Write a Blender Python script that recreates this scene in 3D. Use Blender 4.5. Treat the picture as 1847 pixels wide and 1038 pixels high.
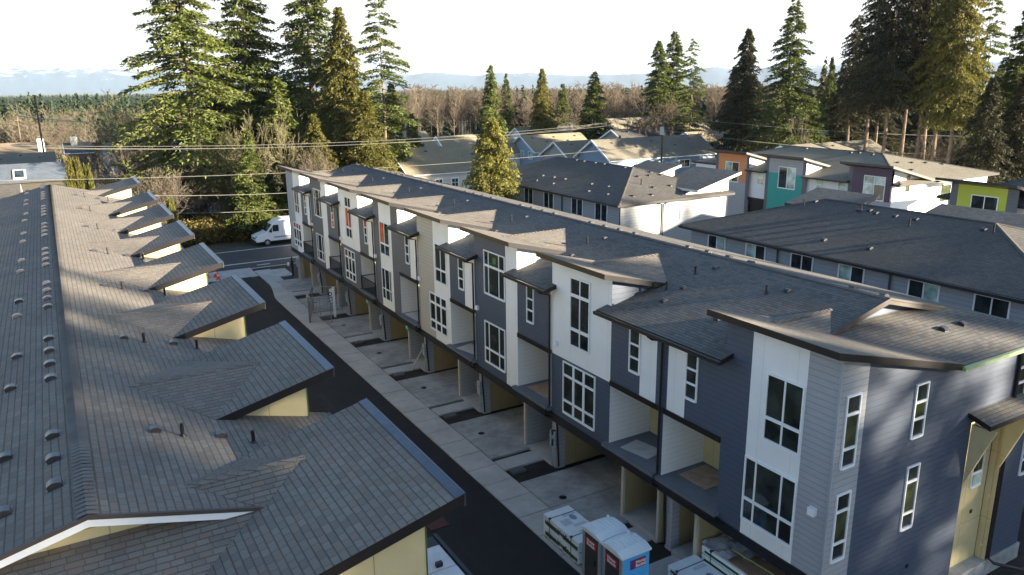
import bpy, math, random
import numpy as np
from mathutils import Vector, Matrix
for o in list(bpy.data.objects): bpy.data.objects.remove(o)
scene = bpy.context.scene
COL = scene.collection
R = math.radians
random.seed(7)
# ------------------------------------------------------------------ camera
H = 16.5
FPX, CX, CY = 1407.06, 923.5, 519.0
yaw, pitch, roll = 0.52827467, 0.259733145, -0.0108547688
cyw, syw, cp, sp = math.cos(yaw), math.sin(yaw), math.cos(pitch), math.sin(pitch)
cF = Vector((syw*cp, cyw*cp, -sp)); cR = Vector((cyw, -syw, 0)); cU = cR.cross(cF)
cR2 = cR*math.cos(roll)+cU*math.sin(roll); cU2 = -cR*math.sin(roll)+cU*math.cos(roll)
cd = bpy.data.cameras.new("camera"); cam = bpy.data.objects.new("camera", cd); COL.objects.link(cam)
cam.matrix_world = Matrix(((cR2.x, cU2.x, -cF.x, 0), (cR2.y, cU2.y, -cF.y, 0), (cR2.z, cU2.z, -cF.z, H), (0, 0, 0, 1)))
cd.sensor_width = 36; cd.lens = FPX/1847*36; cd.clip_start = 0.5; cd.clip_end = 40000
scene.camera = cam
def ray(px, py): return (cF*FPX+cR2*(px-CX)-cU2*(py-CY)).normalized()
def aty(px, py, Y):
    d = ray(px, py); return d*(Y/d.y)+Vector((0, 0, H))
def atr(px, py, rng):                     # point at horizontal range
    d = ray(px, py); return d*(rng/math.hypot(d.x, d.y))+Vector((0, 0, H))
# ------------------------------------------------------------------ light
SUN_AZ, SUN_EL = 134.0, 10.7              # clockwise from +y
world = bpy.data.worlds.new("World"); scene.world = world; world.use_nodes = True
nt = world.node_tree; nt.nodes.clear()
sky = nt.nodes.new('ShaderNodeTexSky'); sky.sky_type = 'NISHITA'; sky.sun_disc = False
sky.sun_elevation = R(SUN_EL); sky.sun_rotation = R(SUN_AZ); sky.air_density = 1.0; sky.dust_density = 0.6; sky.ozone_density = 2.0
bg = nt.nodes.new('ShaderNodeBackground'); bg.inputs[1].default_value = 0.06
# thin bright cloud veil towards the horizon
veil = nt.nodes.new('ShaderNodeBackground'); veil.inputs[0].default_value = (1.0, 0.985, 0.96, 1); veil.inputs[1].default_value = 0.19
tc = nt.nodes.new('ShaderNodeTexCoord'); sx = nt.nodes.new('ShaderNodeSeparateXYZ')
mr = nt.nodes.new('ShaderNodeMapRange'); mr.interpolation_type = 'SMOOTHSTEP'
mr.inputs[1].default_value = 0.08; mr.inputs[2].default_value = 0.32; mr.inputs[3].default_value = 1.0; mr.inputs[4].default_value = 0.0
mx = nt.nodes.new('ShaderNodeMixShader'); wo = nt.nodes.new('ShaderNodeOutputWorld')
L = nt.links.new
L(tc.outputs['Generated'], sx.inputs[0]); L(sx.outputs[2], mr.inputs[0]); L(mr.outputs[0], mx.inputs[0])
tint = nt.nodes.new('ShaderNodeMix'); tint.data_type = 'RGBA'; tint.blend_type = 'MULTIPLY'; tint.inputs[0].default_value = 1
tint.inputs[7].default_value = (0.98, 0.96, 0.97, 1); L(sky.outputs[0], tint.inputs[6]); L(tint.outputs[2], bg.inputs[0]); L(bg.outputs[0], mx.inputs[1]); L(veil.outputs[0], mx.inputs[2]); L(mx.outputs[0], wo.inputs[0])
sd = bpy.data.lights.new("sun", 'SUN'); sd.energy = 5.0; sd.angle = R(0.9); sd.color = (1.0, 0.87, 0.67)
so = bpy.data.objects.new("sun", sd); COL.objects.link(so)
sdir = Vector((math.sin(R(SUN_AZ))*math.cos(R(SUN_EL)), math.cos(R(SUN_AZ))*math.cos(R(SUN_EL)), math.sin(R(SUN_EL))))
so.rotation_euler = sdir.to_track_quat('Z', 'Y').to_euler(); so.location = (80, -60, 60)
scene.view_settings.view_transform = 'Standard'; scene.view_settings.look = 'None'
scene.view_settings.exposure = 2.72; scene.view_settings.gamma = 1
try: scene.cycles.volume_bounces = 0
except Exception: pass

# ------------------------------------------------------------------ materials
MATS = {}
def newmat(name):
    m = bpy.data.materials.new(name); m.use_nodes = True; n = m.node_tree
    return m, n, n.nodes['Principled BSDF']
def c4(c): return (c[0], c[1], c[2], 1)
def node(n, t, **k):
    x = n.nodes.new(t)
    for a, b in k.items(): setattr(x, a, b)
    return x
def math_(n, op, a, b=None, c=None):
    x = node(n, 'ShaderNodeMath', operation=op)
    for i, v in enumerate((a, b, c)):
        if v is None: continue
        if isinstance(v, (int, float)): x.inputs[i].default_value = v
        else: n.links.new(v, x.inputs[i])
    return x.outputs[0]
def mixc(n, f, a, b, mode='MIX'):
    x = node(n, 'ShaderNodeMix', data_type='RGBA', blend_type=mode)
    for s, v in ((x.inputs[0], f), (x.inputs[6], a), (x.inputs[7], b)):
        if isinstance(v, (int, float)): s.default_value = v
        elif isinstance(v, tuple): s.default_value = c4(v)
        else: n.links.new(v, s)
    return x.outputs[2]
def noise(n, scale, detail=3, coord=None, rough=0.55):
    x = node(n, 'ShaderNodeTexNoise'); x.inputs['Scale'].default_value = scale; x.inputs['Detail'].default_value = detail
    x.inputs['Roughness'].default_value = rough
    if coord is not None: n.links.new(coord, x.inputs['Vector'])
    return x.outputs[0]
def ramp(n, fac, stops):
    x = node(n, 'ShaderNodeValToRGB'); e = x.color_ramp.elements
    while len(e) < len(stops): e.new(0.5)
    for i, (p, c) in enumerate(stops): e[i].position = p; e[i].color = c4(c) if isinstance(c, tuple) else (c, c, c, 1)
    n.links.new(fac, x.inputs[0]); return x.outputs[0]
def geo(n): return node(n, 'ShaderNodeNewGeometry').outputs['Position']
def uvc(n):
    x = node(n, 'ShaderNodeUVMap'); x.uv_map = 'UVMap'; return x.outputs[0]
def plain(name, col, rough=0.6, var=0.12, metal=0.0, nscale=1.2, spec=0.4, fine=25):
    if name in MATS: return MATS[name]
    m, n, b = newmat(name); p = geo(n)
    f = ramp(n, noise(n, nscale, 4, p), ((0.3, 1-var), (0.7, 1+var)))
    g = ramp(n, noise(n, fine, 2, p), ((0.3, 1-var*0.5), (0.7, 1+var*0.5)))
    c = mixc(n, 1.0, col, f, 'MULTIPLY'); c = mixc(n, 1.0, c, g, 'MULTIPLY')
    n.links.new(c, b.inputs['Base Color']); b.inputs['Roughness'].default_value = rough
    b.inputs['Metallic'].default_value = metal; b.inputs['Specular IOR Level'].default_value = spec
    MATS[name] = m; return m
def shingle(name, dark, mid, light, warm, w=0.21, h=0.14):
    m, n, b = newmat(name); uv = uvc(n)
    # wobble the butts a little so that the courses are not ruler-straight
    nz = noise(n, 1.3, 3, uv)
    add = node(n, 'ShaderNodeVectorMath', operation='MULTIPLY_ADD')
    cmb = node(n, 'ShaderNodeCombineXYZ'); n.links.new(nz, cmb.inputs[0]); n.links.new(nz, cmb.inputs[1])
    n.links.new(cmb.outputs[0], add.inputs[0]); add.inputs[1].default_value = (0.06, 0.022, 0); n.links.new(uv, add.inputs[2])
    def brick(ww, hh, off, c1, c2, mort, ms):
        br = node(n, 'ShaderNodeTexBrick'); br.offset = off; br.offset_frequency = 2; br.squash = 1.35; br.squash_frequency = 3
        n.links.new(add.outputs[0], br.inputs['Vector'])
        br.inputs['Scale'].default_value = 1; br.inputs['Brick Width'].default_value = ww; br.inputs['Row Height'].default_value = hh
        br.inputs['Mortar Size'].default_value = mort; br.inputs['Mortar Smooth'].default_value = ms; br.inputs['Bias'].default_value = 0
        br.inputs['Color1'].default_value = c4(c1); br.inputs['Color2'].default_value = c4(c2); br.inputs['Mortar'].default_value = (0.5, 0.5, 0.5, 1)
        return br
    br = brick(w, h, 0.37, (0, 0, 0), (1, 1, 1), 0.012, 0.4)
    c = ramp(n, br.outputs[0], ((0.0, tuple((a+b_)/2 for a, b_ in zip(dark, mid))), (0.3, mid), (0.62, tuple((a+b_)/2 for a, b_ in zip(light, mid))), (0.8, mid), (0.96, warm)))
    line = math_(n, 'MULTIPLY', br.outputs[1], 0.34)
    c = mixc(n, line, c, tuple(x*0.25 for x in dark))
    # butt shadow painted as a dark edge in the colour; bump adds real relief
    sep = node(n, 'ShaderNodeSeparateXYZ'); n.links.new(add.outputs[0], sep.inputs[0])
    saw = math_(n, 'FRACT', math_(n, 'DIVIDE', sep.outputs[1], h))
    lip_shade = math_(n, 'MULTIPLY', math_(n, 'LESS_THAN', saw, 0.14), math_(n, 'MULTIPLY_ADD', nz, 0.9, -0.05))
    c = mixc(n, lip_shade, c, tuple(x*0.22 for x in dark))
    big = ramp(n, noise(n, 0.25, 4, uv), ((0.3, 0.84), (0.7, 1.12)))
    grit = ramp(n, noise(n, 60, 2, uv), ((0.25, 0.8), (0.75, 1.2)))
    c = mixc(n, 1, c, big, 'MULTIPLY'); c = mixc(n, 1, c, grit, 'MULTIPLY')
    n.links.new(c, b.inputs['Base Color']); b.inputs['Roughness'].default_value = 0.9; b.inputs['Specular IOR Level'].default_value = 0.25
    bp = node(n, 'ShaderNodeBump'); bp.inputs['Strength'].default_value = 0.7; bp.inputs['Distance'].default_value = 0.02
    hgt = math_(n, 'SUBTRACT', math_(n, 'MULTIPLY', math_(n, 'SUBTRACT', 1.0, saw), 0.6), br.outputs[1])
    n.links.new(hgt, bp.inputs['Height']); n.links.new(bp.outputs[0], b.inputs['Normal'])
    MATS[name] = m; return m
def siding(name, col, lap=0.19, var=0.07, ls=.5):
    m, n, b = newmat(name); uv = uvc(n)
    sep = node(n, 'ShaderNodeSeparateXYZ'); n.links.new(uv, sep.inputs[0])
    saw = math_(n, 'FRACT', math_(n, 'DIVIDE', sep.outputs[1], lap))
    ln = math_(n, 'GREATER_THAN', saw, 0.90)
    st = node(n, 'ShaderNodeMapping'); st.inputs['Scale'].default_value = (1.5, 14, 1); n.links.new(uv, st.inputs[0])
    f = ramp(n, noise(n, 1.5, 4, st.outputs[0]), ((0.3, 1-var), (0.7, 1+var)))
    c = mixc(n, 1, col, f, 'MULTIPLY')
    c = mixc(n, math_(n, 'MULTIPLY', ln, ls), c, tuple(x*0.3 for x in col))
    n.links.new(c, b.inputs['Base Color']); b.inputs['Roughness'].default_value = 0.55; b.inputs['Specular IOR Level'].default_value = 0.4
    bp = node(n, 'ShaderNodeBump'); bp.inputs['Strength'].default_value = 0.5; bp.inputs['Distance'].default_value = 0.02
    n.links.new(math_(n, 'SUBTRACT', 1.0, saw), bp.inputs['Height']); n.links.new(bp.outputs[0], b.inputs['Normal'])
    MATS[name] = m; return m
def panelm(name, col, px=1.22, pz=3.05, joint=0.012):
    m, n, b = newmat(name); uv = uvc(n)
    sep = node(n, 'ShaderNodeSeparateXYZ'); n.links.new(uv, sep.inputs[0])
    f = ramp(n, noise(n, 0.8, 4, uv), ((0.3, 0.95), (0.7, 1.04)))
    j = math_(n, 'LESS_THAN', math_(n, 'FRACT', math_(n, 'DIVIDE', sep.outputs[0], px)), joint)
    c = mixc(n, math_(n, 'MULTIPLY', j, 0.35), mixc(n, 1, col, f, 'MULTIPLY'), tuple(x*0.4 for x in col))
    n.links.new(c, b.inputs['Base Color']); b.inputs['Roughness'].default_value = 0.6
    MATS[name] = m; return m
def sheath(name, col):
    m, n, b = newmat(name); uv = uvc(n)
    sep = node(n, 'ShaderNodeSeparateXYZ'); n.links.new(uv, sep.inputs[0])
    f = ramp(n, noise(n, 1.1, 4, uv), ((0.3, 0.88), (0.7, 1.06)))
    ju = math_(n, 'LESS_THAN', math_(n, 'FRACT', math_(n, 'DIVIDE', sep.outputs[0], 1.22)), 0.015)
    jv = math_(n, 'LESS_THAN', math_(n, 'FRACT', math_(n, 'DIVIDE', math_(n, 'ADD', sep.outputs[1], 0.4), 2.44)), 0.008)
    j = math_(n, 'MAXIMUM', ju, jv)
    vo = node(n, 'ShaderNodeTexVoronoi'); vo.inputs['Scale'].default_value = 2.1; vo.inputs['Randomness'].default_value = 0.45; n.links.new(uv, vo.inputs['Vector'])
    dot = ramp(n, vo.outputs['Distance'], ((0.05, 1.0), (0.12, 0.0)))
    c = mixc(n, math_(n, 'MULTIPLY', j, 0.6), mixc(n, 1, col, f, 'MULTIPLY'), (0.12, 0.12, 0.05))
    c = mixc(n, math_(n, 'MULTIPLY', dot, 0.6), c, (0.7, 0.68, 0.55))
    n.links.new(c, b.inputs['Base Color']); b.inputs['Roughness'].default_value = 0.75
    MATS[name] = m; return m
def concrete(name, col, var=0.2):
    m, n, b = newmat(name); p = geo(n)
    a = ramp(n, noise(n, 0.7, 5, p, 0.65), ((0.32, 1-var), (0.68, 1+var)))
    s = ramp(n, noise(n, 2.7, 4, p, 0.7), ((0.35, 1-var*0.6), (0.6, 1.0)))
    g = ramp(n, noise(n, 45, 2, p), ((0.3, 0.9), (0.7, 1.1)))
    c = mixc(n, 1, mixc(n, 1, mixc(n, 1, col, a, 'MULTIPLY'), s, 'MULTIPLY'), g, 'MULTIPLY')
    n.links.new(c, b.inputs['Base Color']); b.inputs['Roughness'].default_value = 0.75; b.inputs['Specular IOR Level'].default_value = 0.35
    bp = node(n, 'ShaderNodeBump'); bp.inputs['Strength'].default_value = 0.15; bp.inputs['Distance'].default_value = 0.01
    n.links.new(g, bp.inputs['Height']); n.links.new(bp.outputs[0], b.inputs['Normal'])
    MATS[name] = m; return m
def glassm(name, col, rough=0.04, blind=None):
    m, n, b = newmat(name)
    b.inputs['Base Color'].default_value = c4(col)
    p = geo(n); f = ramp(n, noise(n, 1.4, 2, p), ((0.35, 0.5), (0.65, 1.5)))
    n.links.new(mixc(n, 1, col, f, 'MULTIPLY'), b.inputs['Base Color'])
    b.inputs['Roughness'].default_value = rough; b.inputs['Specular IOR Level'].default_value = 0.6; b.inputs['IOR'].default_value = 1.5
    MATS[name] = m; return m
def leafm(name, dark, light, trans=0.25):
    m, n, b = newmat(name)
    oi = node(n, 'ShaderNodeObjectInfo'); p = geo(n)
    f = noise(n, 0.35, 3, p); g = noise(n, 2.4, 2, p)
    t = math_(n, 'ADD', math_(n, 'MULTIPLY', f, 0.6), math_(n, 'ADD', math_(n, 'MULTIPLY', g, 0.5), math_(n, 'MULTIPLY', oi.outputs['Random'], 0.14)))
    c = ramp(n, t, ((0.38, dark), (0.85, light)))
    n.links.new(c, b.inputs['Base Color']); b.inputs['Roughness'].default_value = 0.65; b.inputs['Specular IOR Level'].default_value = 0.2
    tr = node(n, 'ShaderNodeBsdfTranslucent'); n.links.new(c, tr.inputs[0])
    mxs = node(n, 'ShaderNodeMixShader'); mxs.inputs[0].default_value = trans
    out = n.nodes['Material Output']; n.links.new(b.outputs[0], mxs.inputs[1]); n.links.new(tr.outputs[0], mxs.inputs[2]); n.links.new(mxs.outputs[0], out.inputs[0])
    MATS[name] = m; return m
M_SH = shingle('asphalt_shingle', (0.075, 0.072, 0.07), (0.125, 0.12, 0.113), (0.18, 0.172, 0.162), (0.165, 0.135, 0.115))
M_SHL = shingle('sunlit_tone_shingle', (0.132, 0.117, 0.1), (0.182, 0.163, 0.14), (0.228, 0.206, 0.178), (0.2, 0.158, 0.128), 0.22, 0.145)  # lighter, warmer copy of the rows' shingle, sunlight put into its colour
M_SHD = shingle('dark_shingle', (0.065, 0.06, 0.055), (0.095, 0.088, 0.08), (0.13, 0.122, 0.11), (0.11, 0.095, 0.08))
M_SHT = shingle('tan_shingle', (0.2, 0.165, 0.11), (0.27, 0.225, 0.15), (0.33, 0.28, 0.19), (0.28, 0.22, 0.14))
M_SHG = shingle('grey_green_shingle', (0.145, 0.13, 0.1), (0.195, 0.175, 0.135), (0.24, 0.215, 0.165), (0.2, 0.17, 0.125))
M_CAP = plain('cap_shingle', (0.16, 0.148, 0.135), 0.9, 0.2, 0, 1.5, 0.2, 40); M_CAPD = plain('dark_cap_shingle', (0.095, 0.088, 0.08), 0.9, 0.2, 0, 1.5, 0.2, 40)
M_NAVY = siding('slate_blue_siding', (0.062, 0.082, 0.124)); M_LG = siding('light_grey_siding', (0.33, 0.345, 0.37)); M_BEI = siding('beige_siding', (0.42, 0.40, 0.35))
M_MG = siding('mid_grey_siding', (0.30, 0.315, 0.33)); M_BLU = siding('pale_blue_siding', (0.30, 0.38, 0.45)); M_CREAM = siding('cream_siding', (0.62, 0.58, 0.5)); M_SLATE = siding('slate_grey_siding', (0.11, 0.118, 0.135))
M_DBLUE = siding('steel_blue_siding', (0.16, 0.25, 0.36))
M_WHT = panelm('white_panel', (0.78, 0.79, 0.79)); M_WSD = siding('white_siding', (0.72, 0.74, 0.75), .19, .04, .22)
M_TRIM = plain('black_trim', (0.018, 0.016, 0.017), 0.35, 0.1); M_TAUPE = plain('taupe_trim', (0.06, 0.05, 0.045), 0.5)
M_WT = plain('white_trim', (0.8, 0.81, 0.82), 0.45, 0.04); M_CRT = plain('cream_trim', (0.66, 0.63, 0.55), 0.5, 0.05)
M_YEL = sheath('yellow_sheathing', (0.58, 0.49, 0.27)); M_CON = concrete('concrete', (0.34, 0.345, 0.34), .3); M_CONL = concrete('pale_concrete', (0.42, 0.42, 0.41), 0.14)
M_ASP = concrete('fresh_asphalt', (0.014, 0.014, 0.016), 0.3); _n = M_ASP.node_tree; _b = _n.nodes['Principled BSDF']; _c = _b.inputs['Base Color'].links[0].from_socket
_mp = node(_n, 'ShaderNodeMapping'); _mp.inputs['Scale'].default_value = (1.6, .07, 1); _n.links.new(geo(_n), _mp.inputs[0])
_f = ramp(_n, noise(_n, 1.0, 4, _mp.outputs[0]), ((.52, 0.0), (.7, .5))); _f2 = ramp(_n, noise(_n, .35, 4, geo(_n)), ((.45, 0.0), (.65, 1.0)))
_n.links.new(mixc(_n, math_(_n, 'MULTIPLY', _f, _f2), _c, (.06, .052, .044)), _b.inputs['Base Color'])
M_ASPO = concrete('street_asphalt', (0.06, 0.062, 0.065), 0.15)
M_SOIL = concrete('dark_soil', (0.028, 0.024, 0.02), 0.5); M_DECK = concrete('grey_deck', (0.13, 0.145, 0.17), 0.12)
M_GL = glassm('window_glass', (0.026, 0.032, 0.03)); M_GLG = glassm('window_glass_green', (0.05, 0.06, 0.03)); M_BLI = glassm('window_blind_glass', (0.36, 0.47, 0.42), 0.12)
M_GLR = glassm('window_glass_red', (0.42, 0.10, 0.045), 0.15)  # orange-red tone for a few far panes
M_MET = plain('metal_vent', (0.085, 0.08, 0.085), 0.3, 0.15, 0.6); M_FL = plain('metal_flashing', (0.11, 0.12, 0.14), 0.3, 0.12, 0.7, 3)
M_GREY = plain('grey_metal', (0.36, 0.4, 0.44), 0.4, 0.08, 0.2); M_PLY = plain('plywood', (0.34, 0.24, 0.16), 0.8, 0.25, 0, 3); M_PLYW = plain('pale_board', (0.42, 0.42, 0.42), 0.7, 0.15, 0, 2)
M_POST = plain('painted_post', (0.48, 0.44, 0.38), 0.6, 0.1)
M_BARK = plain('bark', (0.16, 0.12, 0.085), 0.9, 0.35, 0, 2.5, 0.2, 14); M_TWIG = plain('bare_twig', (0.13, 0.105, 0.075), 0.9, 0.25); M_TWR = plain('reddish_twig', (0.105, 0.08, 0.055), 0.9, 0.25); M_TWG = plain('mossy_twig', (0.13, 0.115, 0.06), 0.9, 0.3)
M_FIR = leafm('fir_needles', (0.03, 0.048, 0.014), (0.15, 0.175, 0.04), .3); M_CED = leafm('cedar_fronds', (0.05, 0.055, 0.014), (0.20, 0.18, 0.04), .35); M_GOLD = leafm('golden_cedar_fronds', (0.07, 0.085, 0.02), (0.23, 0.21, 0.05), .35)
M_DKF = leafm('dark_cedar_fronds', (0.018, 0.02, 0.011), (0.065, 0.06, 0.026)); M_BRM = leafm('bramble_leaves', (0.06, 0.055, 0.02), (0.27, 0.2, 0.05)); M_BUSH = leafm('shrub_leaves', (0.02, 0.045, 0.015), (0.05, 0.1, 0.03))
M_FARF = leafm('far_needles', (0.016, 0.028, 0.016), (0.045, 0.062, 0.03), 0.1)
M_POLE = plain('pole_wood', (0.09, 0.07, 0.05), 0.85, 0.2)

# ------------------------------------------------------------------ mesh helpers
def wloc(o):
    v = Vector((0, 0, 0))
    while o is not None: v += o.location; o = o.parent
    return v
class MB:
    def __init__(s): s.v = []; s.f = []; s.m = []; s.uv = []
    def poly(s, pts, mi=0, uv=None):
        pts = [Vector(p) for p in pts]; i = len(s.v); s.v += pts; s.f.append(list(range(i, i+len(pts)))); s.m.append(mi)
        if uv is None:
            n = Vector((0, 0, 0))
            for a in range(1, len(pts)-1): n += (pts[a]-pts[0]).cross(pts[a+1]-pts[0])
            if n.length < 1e-12: n = Vector((0, 0, 1))
            n.normalize()
            if abs(n.z) > 0.9999: ud, vd = Vector((1, 0, 0)), Vector((0, 1, 0))
            else:
                if n.z < -0.01: n = -n
                ud = Vector((0, 0, 1)).cross(n).normalized(); vd = n.cross(ud)
            uv = [(p.dot(ud), p.dot(vd)) for p in pts]
        s.uv += uv
        return s
    def hexa(s, c, mi=0):       # 8 corners: bottom 4 (ccw), top 4
        for q in ((3, 2, 1, 0), (4, 5, 6, 7), (0, 1, 5, 4), (1, 2, 6, 5), (2, 3, 7, 6), (3, 0, 4, 7)): s.poly([c[k] for k in q], mi)
        return s
    def box(s, x0, x1, y0, y1, z0, z1, mi=0):
        return s.hexa([(x0, y0, z0), (x1, y0, z0), (x1, y1, z0), (x0, y1, z0), (x0, y0, z1), (x1, y0, z1), (x1, y1, z1), (x0, y1, z1)], mi)
    def obox(s, O, U, V, N, u0, u1, v0, v1, n0, n1, mi=0):
        P = lambda u, v, w: O+U*u+V*v+N*w
        return s.hexa([P(u0, v0, n0), P(u1, v0, n0), P(u1, v0, n1), P(u0, v0, n1), P(u0, v1, n0), P(u1, v1, n0), P(u1, v1, n1), P(u0, v1, n1)], mi)
    def beam(s, p, q, w, h, mi=0):   # w horizontal, h vertical, top face through p-q
        p = Vector(p); q = Vector(q); d = (q-p).normalized(); sd_ = d.cross(Vector((0, 0, 1)))
        sd_ = sd_.normalized()*w/2 if sd_.length > 1e-6 else Vector((w/2, 0, 0)); dn = Vector((0, 0, -h))
        if abs(d.z) > 0.99: dn = Vector((0, h, 0))
        return s.hexa([p-sd_+dn, q-sd_+dn, q+sd_+dn, p+sd_+dn, p-sd_, q-sd_, q+sd_, p+sd_], mi)
    def slab(s, pts, th, mi=0, mside=1):
        pts = [Vector(p) for p in pts]; dn = Vector((0, 0, -th)); s.poly(pts, mi); s.poly([p+dn for p in reversed(pts)], mside)
        for i in range(len(pts)):
            a, b = pts[i], pts[(i+1) % len(pts)]; s.poly([a, a+dn, b+dn, b], mside)
        return s
    def tube(s, pts, r, nseg=8, mi=0, caps=True):
        pts = [Vector(p) for p in pts]; rs = r if isinstance(r, (list, tuple)) else [r]*len(pts); rings = []
        for i, p in enumerate(pts):
            d = (pts[min(i+1, len(pts)-1)]-pts[max(i-1, 0)]).normalized()
            a = d.cross(Vector((0, 0, 1)));
            if a.length < 0.05: a = d.cross(Vector((1, 0, 0)))
            a.normalize(); b = d.cross(a)
            rings.append([p+(a*math.cos(2*math.pi*k/nseg)+b*math.sin(2*math.pi*k/nseg))*rs[i] for k in range(nseg)])
        for i in range(len(pts)-1):
            for k in range(nseg):
                k2 = (k+1) % nseg; s.poly([rings[i][k], rings[i+1][k], rings[i+1][k2], rings[i][k2]], mi, [(0, 0)]*4)
        if caps: s.poly(rings[0], mi, [(0, 0)]*nseg); s.poly(rings[-1][::-1], mi, [(0, 0)]*nseg)
        return s
    def build(s, name, mats, parent=None, smooth=False, bevel=0):
        me = bpy.data.meshes.new(name); off = wloc(parent) if parent else Vector((0, 0, 0))
        me.from_pydata([tuple(p-off) for p in s.v], [], s.f)
        if not isinstance(mats, (list, tuple)): mats = [mats]
        for m in mats: me.materials.append(m)
        me.polygons.foreach_set('material_index', [min(x, len(mats)-1) for x in s.m])
        ul = me.uv_layers.new(name='UVMap'); ul.data.foreach_set('uv', [c for uv in s.uv for c in uv])
        if smooth: me.polygons.foreach_set('use_smooth', [True]*len(s.f))
        me.update(); o = bpy.data.objects.new(name, me); COL.objects.link(o)
        if parent: o.parent = parent
        if bevel:
            md = o.modifiers.new('bevel', 'BEVEL'); md.width = bevel; md.segments = 2; md.limit_method = 'ANGLE'
            w = o.modifiers.new('weld', 'WELD'); w.merge_threshold = 0.0005
            with_order = o.modifiers; with_order.move(1, 0)
        return o
def tag(o, label, cat, group=None):
    o['label'] = label; o['category'] = cat
    if group: o['group'] = group
    return o
def struct(o, kind='structure'):
    o['kind'] = kind; return o
def empty(name, loc, label, cat, group=None):
    o = bpy.data.objects.new(name, None); COL.objects.link(o); o.location = loc; o.empty_display_size = 0.3
    return tag(o, label, cat, group)
def copy_tree(o, parent=None, loc=None, rz=None, label=None):
    c = o.copy(); COL.objects.link(c)
    if parent: c.parent = parent
    if loc is not None: c.location = loc
    if rz is not None: c.rotation_euler = (0, 0, rz)
    if label: c['label'] = label
    for ch in list(o.children): copy_tree(ch, c)
    return c
def text_mesh(txt, size, name, mat, parent, O, U, V, depth=0.004, align='LEFT', bold=0.0):
    cu = bpy.data.curves.new('t', 'FONT'); cu.body = txt; cu.size = size; cu.extrude = depth; cu.align_x = align; cu.offset = bold; cu.resolution_u = 2
    t = bpy.data.objects.new('t', cu); COL.objects.link(t)
    dg = bpy.context.evaluated_depsgraph_get(); me = bpy.data.meshes.new_from_object(t.evaluated_get(dg)); bpy.data.objects.remove(t)
    U = Vector(U).normalized(); V = Vector(V).normalized(); N = U.cross(V); O = Vector(O)-(wloc(parent) if parent else Vector((0, 0, 0)))
    M = Matrix(((U.x, V.x, N.x, O.x), (U.y, V.y, N.y, O.y), (U.z, V.z, N.z, O.z), (0, 0, 0, 1))); me.transform(M)
    me.materials.clear(); me.materials.append(mat)
    o = bpy.data.objects.new(name, me); COL.objects.link(o)
    if parent: o.parent = parent
    return o
ZV = Vector((0, 0, 1)); XV = Vector((1, 0, 0)); YV = Vector((0, 1, 0))

def window(parent, O, U, w, h, cols, rows, frame=M_WT, panes=None, fw=0.055, mw=0.05, name='window', rowbar=None):
    """O = lower left corner seen from outside, U = horizontal unit vector to the right seen from outside"""
    O = Vector(O); U = Vector(U); N = U.cross(ZV)
    m = MB()
    m.obox(O, U, ZV, N, -fw, 0, -fw-0.02, h+fw, 0.0, 0.05); m.obox(O, U, ZV, N, w, w+fw, -fw-0.02, h+fw, 0.0, 0.05)
    m.obox(O, U, ZV, N, 0, w, -fw-0.03, 0, 0.0, 0.065); m.obox(O, U, ZV, N, 0, w, h, h+fw, 0.0, 0.05)
    cs = [0]+list(np.cumsum(cols)/sum(cols)*w); rs = [0]+list(np.cumsum(rows)/sum(rows)*h)
    rb = rowbar or mw
    for i, r in enumerate(rs[1:-1]): m.obox(O, U, ZV, N, 0, w, r-rb/2, r+rb/2, 0.003, 0.042)
    for c in cs[1:-1]:
        for i in range(len(rs)-1):
            a = rs[i]+(rb/2 if i else 0); b = rs[i+1]-(rb/2 if i < len(rs)-2 else 0)
            m.obox(O, U, ZV, N, c-mw/2, c+mw/2, a, b, 0.003, 0.042)
    f = m.build(name, frame, parent)
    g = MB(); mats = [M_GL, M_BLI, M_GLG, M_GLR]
    k = 0
    for i in range(len(rs)-1):
        for j in range(len(cs)-1):
            mi = 0
            if panes: mi = panes[k % len(panes)]
            k += 1
            P = lambda u, v: O+U*u+ZV*v+N*0.012
            g.poly([P(cs[j], rs[i]), P(cs[j+1], rs[i]), P(cs[j+1], rs[i+1]), P(cs[j], rs[i+1])], mi)
    g.build('pane', mats, f)
    return f
def ventmb():
    m = MB()
    m.box(-0.2, 0.2, -0.2, 0.2, 0.0, 0.012)
    P = []
    for i in range(7):
        a = i/6; P.append((-0.17+0.34*a, 0.02+0.13*math.sin(math.pi*min(1, a*0.62+0.16))))
    for i in range(6):
        (a, b), (c, d) = P[i], P[i+1]
        m.poly([(a, -0.15, b), (c, -0.15, d), (c, 0.15, d), (a, 0.15, b)]); 
        m.poly([(a, -0.15, 0.01), (c, -0.15, 0.01), (c, -0.15, d), (a, -0.15, b)]); m.poly([(a, 0.15, b), (c, 0.15, d), (c, 0.15, 0.01), (a, 0.15, 0.01)])
    m.poly([(0.17, -0.15, 0.01), (0.17, 0.15, 0.01), (0.17, 0.15, P[-1][1]), (0.17, -0.15, P[-1][1])])
    m.poly([(-0.17, -0.15, 0.01), (-0.17, -0.15, P[0][1]), (-0.17, 0.15, P[0][1]), (-0.17, 0.15, 0.01)])
    return m
_v = ventmb(); _vm = None
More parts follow.
